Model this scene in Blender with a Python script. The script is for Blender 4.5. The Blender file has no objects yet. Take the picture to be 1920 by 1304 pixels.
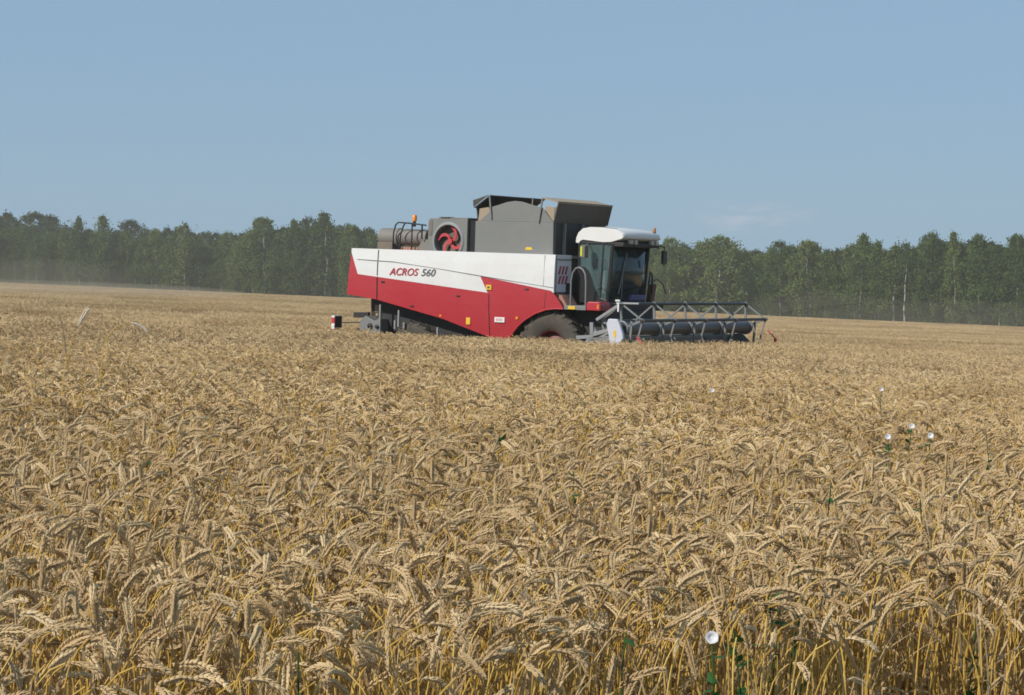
import bpy, bmesh, math, random
import numpy as np
from mathutils import Vector, Matrix, Euler
rad = math.radians
scene = bpy.context.scene
C = scene.collection
rng = np.random.default_rng(7)
random.seed(7)

# ------------------------------------------------------------------ camera
cam_d = bpy.data.cameras.new('camera')
cam_d.sensor_width = 36.0
cam_d.lens = 36.0 * 4200 / 1920
cam_d.clip_start = 0.1
cam_d.clip_end = 20000
cam = bpy.data.objects.new('camera', cam_d)
C.objects.link(cam)
PITCH = math.atan(80 / 4200)
cam.location = (0, 0, 1.5)
cam.rotation_euler = (math.pi / 2 - PITCH, 0, 0)
scene.camera = cam

# ------------------------------------------------------------------ sky, sun, exposure
SUN = Vector((-0.70, -0.50, 0.62)).normalized()
w = bpy.data.worlds.new('World')
scene.world = w
w.use_nodes = True
nt = w.node_tree
bg = nt.nodes['Background']
sky = nt.nodes.new('ShaderNodeTexSky')
sky.sky_type = 'NISHITA'
sky.sun_disc = False
sky.sun_elevation = math.asin(SUN.z)
sky.sun_rotation = math.atan2(SUN.x, SUN.y)
sky.altitude = 200
sky.air_density = 1.0
sky.dust_density = 0.6
sky.ozone_density = 3.0
tint = nt.nodes.new('ShaderNodeMix')
tint.data_type = 'RGBA'
tint.blend_type = 'MULTIPLY'
tint.inputs[0].default_value = 1.0
tint.inputs[7].default_value = (0.56, 0.66, 0.80, 1)
nt.links.new(sky.outputs[0], tint.inputs[6])
# a thin pale cloud low in the sky, to the right
tc = nt.nodes.new('ShaderNodeTexCoord')
cdir = Vector(((1400 - 960) / 4200, 1.0, (572 - 405) / 4200)).normalized()
sub = nt.nodes.new('ShaderNodeVectorMath'); sub.operation = 'SUBTRACT'
sub.inputs[1].default_value = cdir
nt.links.new(tc.outputs['Generated'], sub.inputs[0])
mul = nt.nodes.new('ShaderNodeVectorMath'); mul.operation = 'MULTIPLY'
mul.inputs[1].default_value = (38, 1, 150)
nt.links.new(sub.outputs[0], mul.inputs[0])
ln = nt.nodes.new('ShaderNodeVectorMath'); ln.operation = 'LENGTH'
nt.links.new(mul.outputs[0], ln.inputs[0])
mr = nt.nodes.new('ShaderNodeMapRange')
mr.inputs[1].default_value = 0.2; mr.inputs[2].default_value = 1.3
mr.inputs[3].default_value = 1.0; mr.inputs[4].default_value = 0.0
nt.links.new(ln.outputs['Value'], mr.inputs[0])
cn = nt.nodes.new('ShaderNodeTexNoise')
cn.inputs['Scale'].default_value = 1.6; cn.inputs['Detail'].default_value = 6
nt.links.new(mul.outputs[0], cn.inputs['Vector'])
cr = nt.nodes.new('ShaderNodeMapRange')
cr.inputs[1].default_value = 0.42; cr.inputs[2].default_value = 0.75
cr.inputs[3].default_value = 0.0; cr.inputs[4].default_value = 0.8
nt.links.new(cn.outputs[0], cr.inputs[0])
cm = nt.nodes.new('ShaderNodeMath'); cm.operation = 'MULTIPLY'
nt.links.new(mr.outputs[0], cm.inputs[0]); nt.links.new(cr.outputs[0], cm.inputs[1])
cmix = nt.nodes.new('ShaderNodeMix'); cmix.data_type = 'RGBA'
cmix.inputs[7].default_value = (4.0, 4.2, 4.9, 1)
nt.links.new(cm.outputs[0], cmix.inputs[0])
hazy = nt.nodes.new('ShaderNodeMix'); hazy.data_type = 'RGBA'      # hazy summer air evens the sky out
hazy.inputs[0].default_value = 0.80
hazy.inputs[7].default_value = (2.06, 3.20, 4.38, 1)
nt.links.new(tint.outputs[2], hazy.inputs[6])
nt.links.new(hazy.outputs[2], cmix.inputs[6])
nt.links.new(cmix.outputs[2], bg.inputs[0])
bg.inputs[1].default_value = 0.135

sun_d = bpy.data.lights.new('sun', 'SUN')
sun_d.energy = 4.1
sun_d.angle = rad(0.5)
sun_d.color = (1.0, 0.955, 0.88)
sun = bpy.data.objects.new('sun', sun_d)
sun.rotation_euler = SUN.to_track_quat('Z', 'Y').to_euler()
sun.location = (-20, -15, 30)
C.objects.link(sun)

scene.view_settings.view_transform = 'Standard'
scene.view_settings.look = 'None'
scene.view_settings.gamma = 1
scene.view_settings.exposure = 0.0
scene.render.engine = 'CYCLES'
scene.cycles.max_bounces = 8
scene.cycles.transparent_max_bounces = 12
scene.cycles.volume_bounces = 1
scene.cycles.use_adaptive_sampling = True
scene.cycles.adaptive_threshold = 0.02
scene.cycles.use_denoising = True
scene.cycles.denoiser = 'OPENIMAGEDENOISE'
scene.cycles.denoising_input_passes = 'RGB_ALBEDO_NORMAL'
scene.cycles.filter_width = 1.7

# ------------------------------------------------------------------ helpers
def ray(px, py):
    u, v = (px - 960) / 4200, -(py - 652) / 4200
    return Vector((u, math.cos(PITCH) + v * math.sin(PITCH), -math.sin(PITCH) + v * math.cos(PITCH)))

def at(px, py, d):
    r = ray(px, py)
    return Vector((0, 0, 1.5)) + r * (d / r.y)

BY = [-500, 0, 8, 30, 55, 100, 180, 300, 430, 600, 900, 20000]
BZ = [0, 0, 0, -0.2, -0.32, -0.36, -0.22, 0.12, 0.48, 0.5, 0.2, -5]
SLOPE = 0.0432
def gz(x, y):
    swell = 0.15 * np.exp(-(((x - 6.2) / 4.0) ** 2 + ((y - 51) / 5.0) ** 2))      # a low swell in front of the header
    return np.interp(y, BY, BZ) - SLOPE * np.clip(x, -400, 400) + swell

class MB:
    def __init__(s): s.v = []; s.f = []; s.m = []; s.sm = []
    def add(s, vs, fs, mi=0, smooth=False):
        b = len(s.v)
        s.v += [tuple(p) for p in vs]
        for f in fs:
            s.f.append([b + i for i in f]); s.m.append(mi); s.sm.append(smooth)
        return s
    def box(s, x0, x1, y0, y1, z0, z1, mi=0):
        vs = [(x0,y0,z0),(x1,y0,z0),(x1,y1,z0),(x0,y1,z0),(x0,y0,z1),(x1,y0,z1),(x1,y1,z1),(x0,y1,z1)]
        return s.add(vs, [(0,3,2,1),(4,5,6,7),(0,1,5,4),(1,2,6,5),(2,3,7,6),(3,0,4,7)], mi)
    def prism(s, poly, y0, y1, mi=0):            # outline in x,z, pushed along y
        n = len(poly)
        vs = [(x, y0, z) for x, z in poly] + [(x, y1, z) for x, z in poly]
        fs = [list(range(n)), list(range(2*n-1, n-1, -1))]
        fs += [(i, i+n, (i+1) % n + n, (i+1) % n) for i in range(n)]
        return s.add(vs, fs, mi)
    def prism_x(s, poly, x0, x1, mi=0):          # outline in y,z, pushed along x
        n = len(poly)
        vs = [(x0, y, z) for y, z in poly] + [(x1, y, z) for y, z in poly]
        fs = [list(range(n)), list(range(2*n-1, n-1, -1))]
        fs += [(i, i+n, (i+1) % n + n, (i+1) % n) for i in range(n)]
        return s.add(vs, fs, mi)
    def tube(s, pts, r, n=8, mi=0, caps=True):
        pts = [Vector(p) for p in pts]
        rs = r if isinstance(r, (list, tuple)) else [r] * len(pts)
        vs = []; fs = []
        ref = None
        for i, p in enumerate(pts):
            d = (pts[min(i+1, len(pts)-1)] - pts[max(i-1, 0)]).normalized()
            if ref is None:
                ref = d.orthogonal().normalized()
            u = (ref - d * ref.dot(d)).normalized(); ref = u
            v = d.cross(u)
            for k in range(n):
                a = 2 * math.pi * (k + .5) / n
                vs.append(p + (u * math.cos(a) + v * math.sin(a)) * rs[i])
        for i in range(len(pts) - 1):
            for k in range(n):
                fs.append((i*n+k, i*n+(k+1) % n, (i+1)*n+(k+1) % n, (i+1)*n+k))
        s.add(vs, fs, mi, n > 5)
        if caps:
            s.add(vs[:n], [list(range(n-1, -1, -1))], mi); s.add(vs[-n:], [list(range(n))], mi)
        return s
    def bar(s, p0, p1, a, b, mi=0, side=(0, 1, 0)):   # rectangular bar, a wide along side, b the other way
        p0, p1 = Vector(p0), Vector(p1)
        d = (p1 - p0).normalized(); u = Vector(side); u = (u - d * u.dot(d)).normalized(); v = d.cross(u)
        vs = [p + u * (i * a / 2) + v * (j * b / 2) for p in (p0, p1) for i, j in ((-1,-1),(1,-1),(1,1),(-1,1))]
        return s.add(vs, [(0,1,2,3),(7,6,5,4),(0,4,5,1),(1,5,6,2),(2,6,7,3),(3,7,4,0)], mi)
    def revolve(s, prof, cx, cz, n=40, mi=0, smooth=True):  # profile (radius, y) about the y axis
        vs = []; fs = []; m = len(prof)
        for k in range(n):
            a = 2 * math.pi * k / n
            for r, y in prof: vs.append((cx + r * math.cos(a), y, cz + r * math.sin(a)))
        for k in range(n):
            k2 = (k + 1) % n
            for j in range(m - 1):
                fs.append((k*m+j, k*m+j+1, k2*m+j+1, k2*m+j))
        return s.add(vs, fs, mi, smooth)
    def build(s, name, mats, parent=None, bevel=0):
        me = bpy.data.meshes.new(name)
        me.from_pydata(s.v, [], s.f)
        if not isinstance(mats, (list, tuple)): mats = [mats]
        for m in mats: me.materials.append(m)
        for p, mi, sm in zip(me.polygons, s.m, s.sm):
            p.material_index = mi; p.use_smooth = sm
        bm = bmesh.new(); bm.from_mesh(me)
        bmesh.ops.recalc_face_normals(bm, faces=bm.faces)
        bm.to_mesh(me); bm.free()
        me.update()
        o = bpy.data.objects.new(name, me); C.objects.link(o)
        if parent: o.parent = parent
        if bevel:
            b = o.modifiers.new('bevel', 'BEVEL'); b.width = bevel; b.segments = 2
            b.limit_method = 'ANGLE'; b.angle_limit = rad(40)
        return o

def tag(o, label=None, cat=None, group=None, kind=None):
    if label: o['label'] = label
    if cat: o['category'] = cat
    if group: o['group'] = group
    if kind: o['kind'] = kind
    return o

def empty(name, loc=(0, 0, 0), rot=(0, 0, 0), scale=1.0):
    o = bpy.data.objects.new(name, None); C.objects.link(o)
    o.empty_display_size = 0.2
    o.location = loc; o.rotation_euler = rot
    o.scale = (scale,) * 3 if isinstance(scale, (int, float)) else scale
    return o

def link_mesh(name, me, parent=None):
    o = bpy.data.objects.new(name, me); C.objects.link(o)
    if parent: o.parent = parent
    return o

# ------------------------------------------------------------------ materials
def new_mat(name):
    m = bpy.data.materials.new(name); m.use_nodes = True
    return m, m.node_tree, m.node_tree.nodes['Principled BSDF']

def paint(name, col, rough=0.45, metal=0.0, dust=0.25, dust_col=(0.36, 0.28, 0.19), scale=2.2, coat=0.0):
    """painted or bare machine surface with uneven dust and grime"""
    m, t, b = new_mat(name)
    tcn = t.nodes.new('ShaderNodeTexCoord')
    n1 = t.nodes.new('ShaderNodeTexNoise'); n1.inputs['Scale'].default_value = scale; n1.inputs['Detail'].default_value = 8
    n1.inputs['Roughness'].default_value = 0.65
    t.links.new(tcn.outputs['Object'], n1.inputs['Vector'])
    n2 = t.nodes.new('ShaderNodeTexNoise'); n2.inputs['Scale'].default_value = scale * 9; n2.inputs['Detail'].default_value = 4
    t.links.new(tcn.outputs['Object'], n2.inputs['Vector'])
    ad = t.nodes.new('ShaderNodeMath'); ad.operation = 'MULTIPLY_ADD'
    t.links.new(n2.outputs[0], ad.inputs[0]); ad.inputs[1].default_value = 0.35
    t.links.new(n1.outputs[0], ad.inputs[2])
    mrn = t.nodes.new('ShaderNodeMapRange')
    mrn.inputs[1].default_value = 0.45; mrn.inputs[2].default_value = 0.95
    mrn.inputs[3].default_value = dust * 0.35; mrn.inputs[4].default_value = min(1, dust * 1.6)
    t.links.new(ad.outputs[0], mrn.inputs[0])
    mx = t.nodes.new('ShaderNodeMix'); mx.data_type = 'RGBA'
    mx.inputs[6].default_value = (*col, 1); mx.inputs[7].default_value = (*dust_col, 1)
    t.links.new(mrn.outputs[0], mx.inputs[0])
    t.links.new(mx.outputs[2], b.inputs['Base Color'])
    rr = t.nodes.new('ShaderNodeMapRange')
    rr.inputs[3].default_value = rough; rr.inputs[4].default_value = min(1, rough + 0.4)
    t.links.new(mrn.outputs[0], rr.inputs[0]); t.links.new(rr.outputs[0], b.inputs['Roughness'])
    b.inputs['Metallic'].default_value = metal
    b.inputs['Coat Weight'].default_value = coat
    bp = t.nodes.new('ShaderNodeBump'); bp.inputs['Strength'].default_value = 0.06; bp.inputs['Distance'].default_value = 0.02
    t.links.new(n1.outputs[0], bp.inputs['Height']); t.links.new(bp.outputs[0], b.inputs['Normal'])
    return m

M = {}
M['red'] = paint('red_paint', (0.42, 0.018, 0.032), 0.40, dust=0.07, dust_col=(0.42, 0.20, 0.15), scale=0.9)
M['white'] = paint('white_paint', (0.72, 0.72, 0.705), 0.42, dust=0.15, scale=1.3)
M['roof_white'] = paint('cab_roof_white', (0.74, 0.725, 0.69), 0.4, dust=0.10)
M['grey'] = paint('grey_paint', (0.155, 0.170, 0.170), 0.5, dust=0.16)
M['light_grey'] = paint('light_grey_paint', (0.22, 0.24, 0.255), 0.5, dust=0.2)
M['tube_grey'] = paint('galvanised_grey', (0.15, 0.168, 0.175), 0.45, dust=0.15)
M['lilac'] = paint('pale_shield_paint', (0.54, 0.55, 0.62), 0.5, dust=0.10)
M['black'] = paint('black_paint', (0.010, 0.0105, 0.012), 0.35, dust=0.015)
M['dark'] = paint('dark_steel_and_shade', (0.014, 0.0145, 0.016), 0.6, dust=0.03)  # near black, so the colour also carries the shadow under the panels
M['cover'] = paint('dark_cover', (0.035, 0.033, 0.03), 0.6, dust=0.10)
M['bat'] = paint('reel_bat_black', (0.02, 0.022, 0.026), 0.4, dust=0.05)
M['drum'] = paint('reel_tube_dark_blue_grey', (0.065, 0.075, 0.090), 0.36, dust=0.08)
M['rubber'] = paint('tyre_rubber', (0.022, 0.021, 0.020), 0.75, dust=0.28, dust_col=(0.20, 0.16, 0.11), scale=4)
M['rim'] = paint('red_rim', (0.15, 0.012, 0.014), 0.5, dust=0.10)
M['khaki'] = paint('dusty_sheet_metal', (0.165, 0.16, 0.15), 0.6, dust=0.2)
M['brown'] = paint('dusty_brown_box', (0.10, 0.085, 0.07), 0.7, dust=0.3)
M['rust'] = paint('faded_red_primer', (0.36, 0.13, 0.10), 0.7, dust=0.35)
M['fan_red'] = paint('fan_red', (0.50, 0.03, 0.05), 0.45, dust=0.1)
M['grille'] = paint('radiator_core', (0.075, 0.085, 0.075), 0.7, dust=0.25)
M['beige'] = paint('beige_tarp_and_lit_cover', (0.34, 0.27, 0.19), 0.85, dust=0.5, scale=9)
M['yellow'] = paint('yellow_sticker', (0.75, 0.47, 0.02), 0.5, dust=0.03)
M['lime'] = paint('lime_reflector', (0.52, 0.62, 0.03), 0.4, dust=0.0)
M['orange'] = paint('orange_lens', (0.80, 0.24, 0.02), 0.25, dust=0.03)
M['sign_red'] = paint('sign_red', (0.52, 0.025, 0.035), 0.45, dust=0.04)
M['sign_white'] = paint('sign_white', (0.78, 0.76, 0.72), 0.45, dust=0.05)
M['text_red'] = paint('lettering_red', (0.42, 0.025, 0.035), 0.5, dust=0.0)
M['text_grey'] = paint('lettering_grey', (0.10, 0.10, 0.105), 0.5, dust=0.0)
M['blue'] = paint('blue_plastic', (0.035, 0.045, 0.16), 0.45, dust=0.05)
M['seat'] = paint('seat_cloth', (0.07, 0.085, 0.095), 0.9, dust=0.05)
M['mirror_back'] = paint('mirror_housing', (0.12, 0.11, 0.105), 0.6, dust=0.2)
M['lamp'] = paint('lamp_lens', (0.42, 0.38, 0.30), 0.2, dust=0.1)

def glass_mat():
    m, t, b = new_mat('tinted_cab_glass')
    t.nodes.remove(b)
    out = t.nodes['Material Output']
    tr = t.nodes.new('ShaderNodeBsdfTransparent'); tr.inputs[0].default_value = (0.94, 0.985, 0.98, 1)
    gl = t.nodes.new('ShaderNodeBsdfGlossy'); gl.inputs['Roughness'].default_value = 0.03
    fr = t.nodes.new('ShaderNodeFresnel'); fr.inputs[0].default_value = 1.5
    df = t.nodes.new('ShaderNodeBsdfDiffuse'); df.inputs[0].default_value = (0.40, 0.66, 0.66, 1)  # teal film brightens the panes like a lit interior behind them
    m1 = t.nodes.new('ShaderNodeMixShader'); m2 = t.nodes.new('ShaderNodeMixShader')
    m1.inputs[0].default_value = 0.075
    t.links.new(tr.outputs[0], m1.inputs[1]); t.links.new(df.outputs[0], m1.inputs[2])
    t.links.new(fr.outputs[0], m2.inputs[0]); t.links.new(m1.outputs[0], m2.inputs[1]); t.links.new(gl.outputs[0], m2.inputs[2])
    t.links.new(m2.outputs[0], out.inputs[0])
    return m
M['glass'] = glass_mat()

def plant_mat(name, ramp, transl=0.2, rough=0.8, rand_w=0.6, noise=0.0, noise_scale=3.0):
    """straw or leaf: colour picked along a ramp by the plant and by the piece"""
    m, t, b = new_mat(name)
    oi = t.nodes.new('ShaderNodeObjectInfo')
    at_ = t.nodes.new('ShaderNodeAttribute'); at_.attribute_name = 'var'
    a = t.nodes.new('ShaderNodeMath'); a.operation = 'MULTIPLY'; a.inputs[1].default_value = rand_w
    t.links.new(oi.outputs['Random'], a.inputs[0])
    c = t.nodes.new('ShaderNodeMath'); c.operation = 'MULTIPLY_ADD'; c.inputs[1].default_value = 1 - rand_w
    t.links.new(at_.outputs['Fac'], c.inputs[0]); t.links.new(a.outputs[0], c.inputs[2])
    src = c
    if noise:
        geo = t.nodes.new('ShaderNodeNewGeometry')
        n = t.nodes.new('ShaderNodeTexNoise'); n.inputs['Scale'].default_value = noise_scale; n.inputs['Detail'].default_value = 3
        t.links.new(geo.outputs['Position'], n.inputs['Vector'])
        s2 = t.nodes.new('ShaderNodeMath'); s2.operation = 'SUBTRACT'; s2.inputs[1].default_value = 0.5
        t.links.new(n.outputs[0], s2.inputs[0])
        s3 = t.nodes.new('ShaderNodeMath'); s3.operation = 'MULTIPLY_ADD'; s3.inputs[1].default_value = noise
        t.links.new(s2.outputs[0], s3.inputs[0]); t.links.new(c.outputs[0], s3.inputs[2])
        src = s3
    r = t.nodes.new('ShaderNodeValToRGB')
    el = r.color_ramp.elements
    while len(el) < len(ramp): el.new(0.5)
    for e, (p, col) in zip(el, ramp):
        e.position = p; e.color = (*col, 1)
    t.links.new(src.outputs[0], r.inputs[0])
    t.links.new(r.outputs[0], b.inputs['Base Color'])
    b.inputs['Roughness'].default_value = rough
    b.inputs['Specular IOR Level'].default_value = 0.3
    if transl:
        tl = t.nodes.new('ShaderNodeBsdfTranslucent'); t.links.new(r.outputs[0], tl.inputs[0])
        mx = t.nodes.new('ShaderNodeMixShader'); mx.inputs[0].default_value = transl
        t.links.new(b.outputs[0], mx.inputs[1]); t.links.new(tl.outputs[0], mx.inputs[2])
        t.links.new(mx.outputs[0], t.nodes['Material Output'].inputs[0])
    return m

EAR = [(0.0, (0.34, 0.215, 0.105)), (0.25, (0.58, 0.405, 0.208)), (0.7, (0.75, 0.555, 0.305)), (1.0, (0.86, 0.70, 0.44))]
STEM = [(0.0, (0.42, 0.24, 0.045)), (0.5, (0.66, 0.41, 0.085)), (1.0, (0.78, 0.55, 0.17))]
LEAF = [(0.0, (0.26, 0.17, 0.085)), (0.5, (0.48, 0.34, 0.175)), (1.0, (0.68, 0.52, 0.31))]
M['ear'] = plant_mat('ripe_wheat_ear', EAR, 0.2, noise=0.38, noise_scale=0.45)
M['stem'] = plant_mat('wheat_straw', STEM, 0.1, 0.55)
M['dry_leaf'] = plant_mat('dry_wheat_leaf', LEAF, 0.3)
M['pale_ear'] = plant_mat('bleached_ear', [(0, (0.72, 0.62, 0.47)), (1, (0.84, 0.75, 0.60))], 0.12)
M['green'] = plant_mat('weed_green', [(0, (0.025, 0.075, 0.022)), (0.6, (0.05, 0.135, 0.03)), (1, (0.085, 0.17, 0.045))], 0.3, 0.6)
M['petal'] = plant_mat('bindweed_petal', [(0, (0.80, 0.77, 0.79)), (1, (0.86, 0.84, 0.85))], 0.3, 0.6)
M['petal_eye'] = plant_mat('bindweed_throat', [(0, (0.74, 0.73, 0.60)), (1, (0.76, 0.75, 0.62))], 0.2, 0.6)
CROWN = [(0.0, (0.022, 0.046, 0.008)), (0.4, (0.070, 0.115, 0.020)), (0.75, (0.130, 0.172, 0.036)), (1.0, (0.200, 0.215, 0.065))]
M['crown'] = plant_mat('birch_leaves', CROWN, 0.25, 0.7, rand_w=0.55)
M['far_crown'] = plant_mat('dark_leaves', [(0.0, (0.022, 0.043, 0.012)), (0.6, (0.048, 0.080, 0.022)), (1.0, (0.080, 0.110, 0.036))], 0.2, 0.7, rand_w=0.4)

def bark_mat():
    m, t, b = new_mat('birch_bark')
    tcn = t.nodes.new('ShaderNodeTexCoord')
    mp = t.nodes.new('ShaderNodeMapping'); mp.inputs['Scale'].default_value = (2, 2, 0.9)
    t.links.new(tcn.outputs['Object'], mp.inputs[0])
    n = t.nodes.new('ShaderNodeTexNoise'); n.inputs['Scale'].default_value = 1.6; n.inputs['Detail'].default_value = 5
    t.links.new(mp.outputs[0], n.inputs['Vector'])
    r = t.nodes.new('ShaderNodeValToRGB')
    r.color_ramp.elements[0].position = 0.42; r.color_ramp.elements[0].color = (0.05, 0.045, 0.04, 1)
    r.color_ramp.elements[1].position = 0.52; r.color_ramp.elements[1].color = (0.40, 0.38, 0.34, 1)
    t.links.new(n.outputs[0], r.inputs[0]); t.links.new(r.outputs[0], b.inputs['Base Color'])
    b.inputs['Roughness'].default_value = 0.8
    return m
M['bark'] = bark_mat()
M['twig'] = paint('brown_limbs', (0.07, 0.06, 0.05), 0.85, dust=0.1)

def soil_mat():
    m, t, b = new_mat('dry_soil_and_straw')
    geo = t.nodes.new('ShaderNodeNewGeometry')
    n = t.nodes.new('ShaderNodeTexNoise'); n.inputs['Scale'].default_value = 9; n.inputs['Detail'].default_value = 8
    t.links.new(geo.outputs['Position'], n.inputs['Vector'])
    r = t.nodes.new('ShaderNodeValToRGB')
    r.color_ramp.elements[0].position = 0.35; r.color_ramp.elements[0].color = (0.06, 0.045, 0.028, 1)
    r.color_ramp.elements[1].position = 0.7; r.color_ramp.elements[1].color = (0.20, 0.145, 0.075, 1)
    t.links.new(n.outputs[0], r.inputs[0]); t.links.new(r.outputs[0], b.inputs['Base Color'])
    b.inputs['Roughness'].default_value = 0.95
    return m
M['soil'] = soil_mat()

# ------------------------------------------------------------------ ground
ys = sorted(set([-300, -60, -10, 0, 4, 8, 15, 22, 30, 42, 46, 50, 55, 62, 75, 100, 140, 180, 240, 300, 365, 430, 500, 600, 750, 900, 1500, 3000, 6000]))
xs = [-6000, -2500, -1000, -400, -200, -100, -50, -20, -5, 0, 3, 6, 9, 13, 20, 50, 100, 200, 400, 1000, 2500, 6000]
gv = [(x, y, float(gz(x, y))) for y in ys for x in xs]
nx = len(xs)
gf = [(j*nx+i, j*nx+i+1, (j+1)*nx+i+1, (j+1)*nx+i) for j in range(len(ys)-1) for i in range(nx-1)]
g = MB().add(gv, gf, 0, True).build('ground', M['soil'])
tag(g, kind='structure')

# ------------------------------------------------------------------ wheat meshes (numpy)
class NM:
    """light mesh collector: quads and triangles with one 'var' value per vertex"""
    def __init__(s): s.v = []; s.f = []; s.a = []; s.m = []; s.n = 0
    def add(s, v, f, var, mi):
        v = np.asarray(v, float); f = np.asarray(f, int)
        s.v.append(v); s.f.append(f + s.n); s.n += len(v)
        s.a.append(np.full(len(v), var) if np.isscalar(var) else np.asarray(var)); s.m.append(np.full(len(f), mi))
    def mesh(s, name, mats, only=None):
        V = np.concatenate(s.v); A = np.concatenate(s.a)
        faces = []; mis = []
        for f, m in zip(s.f, s.m):
            if only is not None and m[0] != only: continue
            faces += f.tolist(); mis += m.tolist()
        if only is not None:
            used = np.unique(np.array([i for f in faces for i in f]))
            idx = -np.ones(len(V), int); idx[used] = np.arange(len(used))
            faces = [[int(idx[i]) for i in f] for f in faces]
            V = V[used]; A = A[used]; mis = [0] * len(faces)
        me = bpy.data.meshes.new(name)
        me.from_pydata(V.tolist(), [], faces)
        for m in mats: me.materials.append(m)
        me.polygons.foreach_set('material_index', np.array(mis, dtype=np.int32))
        at_ = me.attributes.new('var', 'FLOAT', 'POINT'); at_.data.foreach_set('value', A.astype(np.float32))
        me.update()
        return me

def path_of(L, lean, bend, s0, power, az, n, wob=0.0):
    """points along a stalk of length L that leans and then nods by `bend`"""
    s = np.linspace(0, L, n)
    t = np.clip((s - s0) / (L - s0), 0, 1)
    th = lean * (s / L) + bend * t ** power
    az_s = az + wob * t
    d = np.stack([np.sin(th) * np.cos(az_s), np.sin(th) * np.sin(az_s), np.cos(th)], 1)
    p = np.zeros((n, 3)); p[1:] = np.cumsum((d[1:] + d[:-1]) / 2 * (L / (n - 1)), 0)
    return s, p, d

def frames(d, az):
    side = np.stack([-np.sin(az) * np.ones(len(d)), np.cos(az) * np.ones(len(d)), np.zeros(len(d))], 1)
    side -= d * (side * d).sum(1)[:, None]
    side /= np.linalg.norm(side, axis=1)[:, None]
    return side, np.cross(d, side)

def add_tube(nm, p, d, r, n, var, mi, az):
    u, v = frames(d, az)
    k = np.arange(n) * 2 * math.pi / n
    ring = u[:, None, :] * np.cos(k)[None, :, None] + v[:, None, :] * np.sin(k)[None, :, None]
    r = np.broadcast_to(np.asarray(r, float), (len(p),))
    V = (p[:, None, :] + ring * r[:, None, None]).reshape(-1, 3)
    f = []
    for i in range(len(p) - 1):
        for j in range(n):
            f.append((i*n+j, i*n+(j+1) % n, (i+1)*n+(j+1) % n, (i+1)*n+j))
    nm.add(V, f, var, mi)

def spindle(c, d, u, v, L, wu, wv, n=5):
    """a pointed grain-shaped spikelet from c along d"""
    k = np.arange(n) * 2 * math.pi / n
    V = [c]
    for t, s in ((0.28, 0.9), (0.6, 0.85)):
        for a in k: V.append(c + d * L * t + u * (wu * s * math.cos(a)) + v * (wv * s * math.sin(a)))
    V.append(c + d * L)
    f = [(0, 1 + (j + 1) % n, 1 + j) for j in range(n)]
    f += [(1 + j, 1 + (j+1) % n, 1 + n + (j+1) % n, 1 + n + j) for j in range(n)]
    f += [(1 + n + j, 1 + n + (j+1) % n, 1 + 2*n) for j in range(n)]
    return V, f

def add_ear(nm, s, p, d, az, L, ear, rs, detail, tw=0.0):
    """spikelets in two alternating rows along the last `ear` metres of the path"""
    nsp = 20 if detail == 2 else (9 if detail == 1 else 1)
    base = rs.random()
    for i in range(nsp):
        q = (i + 0.3) / nsp
        sp = L - ear + ear * q * 0.93
        c = np.array([np.interp(sp, s, p[:, k]) for k in range(3)])
        dd = np.array([np.interp(sp, s, d[:, k]) for k in range(3)]); dd /= np.linalg.norm(dd)
        sd = np.array([-math.sin(az), math.cos(az), 0.0]); sd -= dd * sd.dot(dd); sd /= np.linalg.norm(sd)
        nn = np.cross(dd, sd)
        a = tw + q * 0.5
        sd, nn = sd * math.cos(a) + nn * math.sin(a), nn * math.cos(a) - sd * math.sin(a)
        taper = min(1.0, 0.55 + 2.2 * q) * min(1.0, 0.5 + 2.4 * (1 - q))
        sgn = 1 if i % 2 else -1
        if detail == 2:
            for fl in (-1, 0, 1):
                out = dd * 0.86 + sd * sgn * 0.27 + nn * fl * 0.24 + (rs.random(3) - .5) * 0.16
                out /= np.linalg.norm(out)
                uu = np.cross(out, nn); uu /= np.linalg.norm(uu); vv = np.cross(out, uu)
                V, f = spindle(c + sd * sgn * 0.0012, out, uu, vv, 0.0140 * taper * (0.9 + .25 * rs.random()), 0.0021 * taper, 0.0018 * taper, 5)
                vr = np.clip(base * 0.5 + 0.5 * rs.random() + np.array([-.25] + [0] * 10 + [.15]), 0, 1)
                nm.add(np.array(V)[:, :], [x for x in f if len(x) == 3], vr, 1)
                nm.add(np.array(V)[:, :], [x for x in f if len(x) == 4], vr, 1)
        elif detail == 1:
            out = dd * 0.9 + sd * sgn * 0.32; out /= np.linalg.norm(out)
            V, f = spindle(c, out, sd, nn, 0.023 * taper, 0.0044 * taper, 0.0041 * taper, 4)
            vr = np.clip(base * 0.6 + 0.4 * rs.random(), 0, 1)
            nm.add(V, [x for x in f if len(x) == 3], vr, 1); nm.add(V, [x for x in f if len(x) == 4], vr, 1)
    return base

def ribbon(nm, p0, az, L, w, up, droop, var, mi, rs, n=7):
    t = np.linspace(0, 1, n)
    th = up + droop * t
    d = np.stack([np.sin(th) * math.cos(az), np.sin(th) * math.sin(az), np.cos(th)], 1)
    p = np.zeros((n, 3)); p[1:] = np.cumsum(d[1:] * (L / (n - 1)), 0); p += p0
    tw = rs.uniform(-2.2, 2.2) * t + rs.uniform(0, 1)
    sd = np.array([-math.sin(az), math.cos(az), 0.0])
    nn = np.cross(d, sd)
    ww = w * np.minimum(1, 3.5 * t + .4) * (1 - t ** 2.2) * .5 + .0006
    e = sd[None, :] * np.cos(tw)[:, None] + nn * np.sin(tw)[:, None]
    V = np.concatenate([p - e * ww[:, None], p + e * ww[:, None]])
    nm.add(V, [(i, i+1, n+i+1, n+i) for i in range(n - 1)], var, mi)

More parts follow.
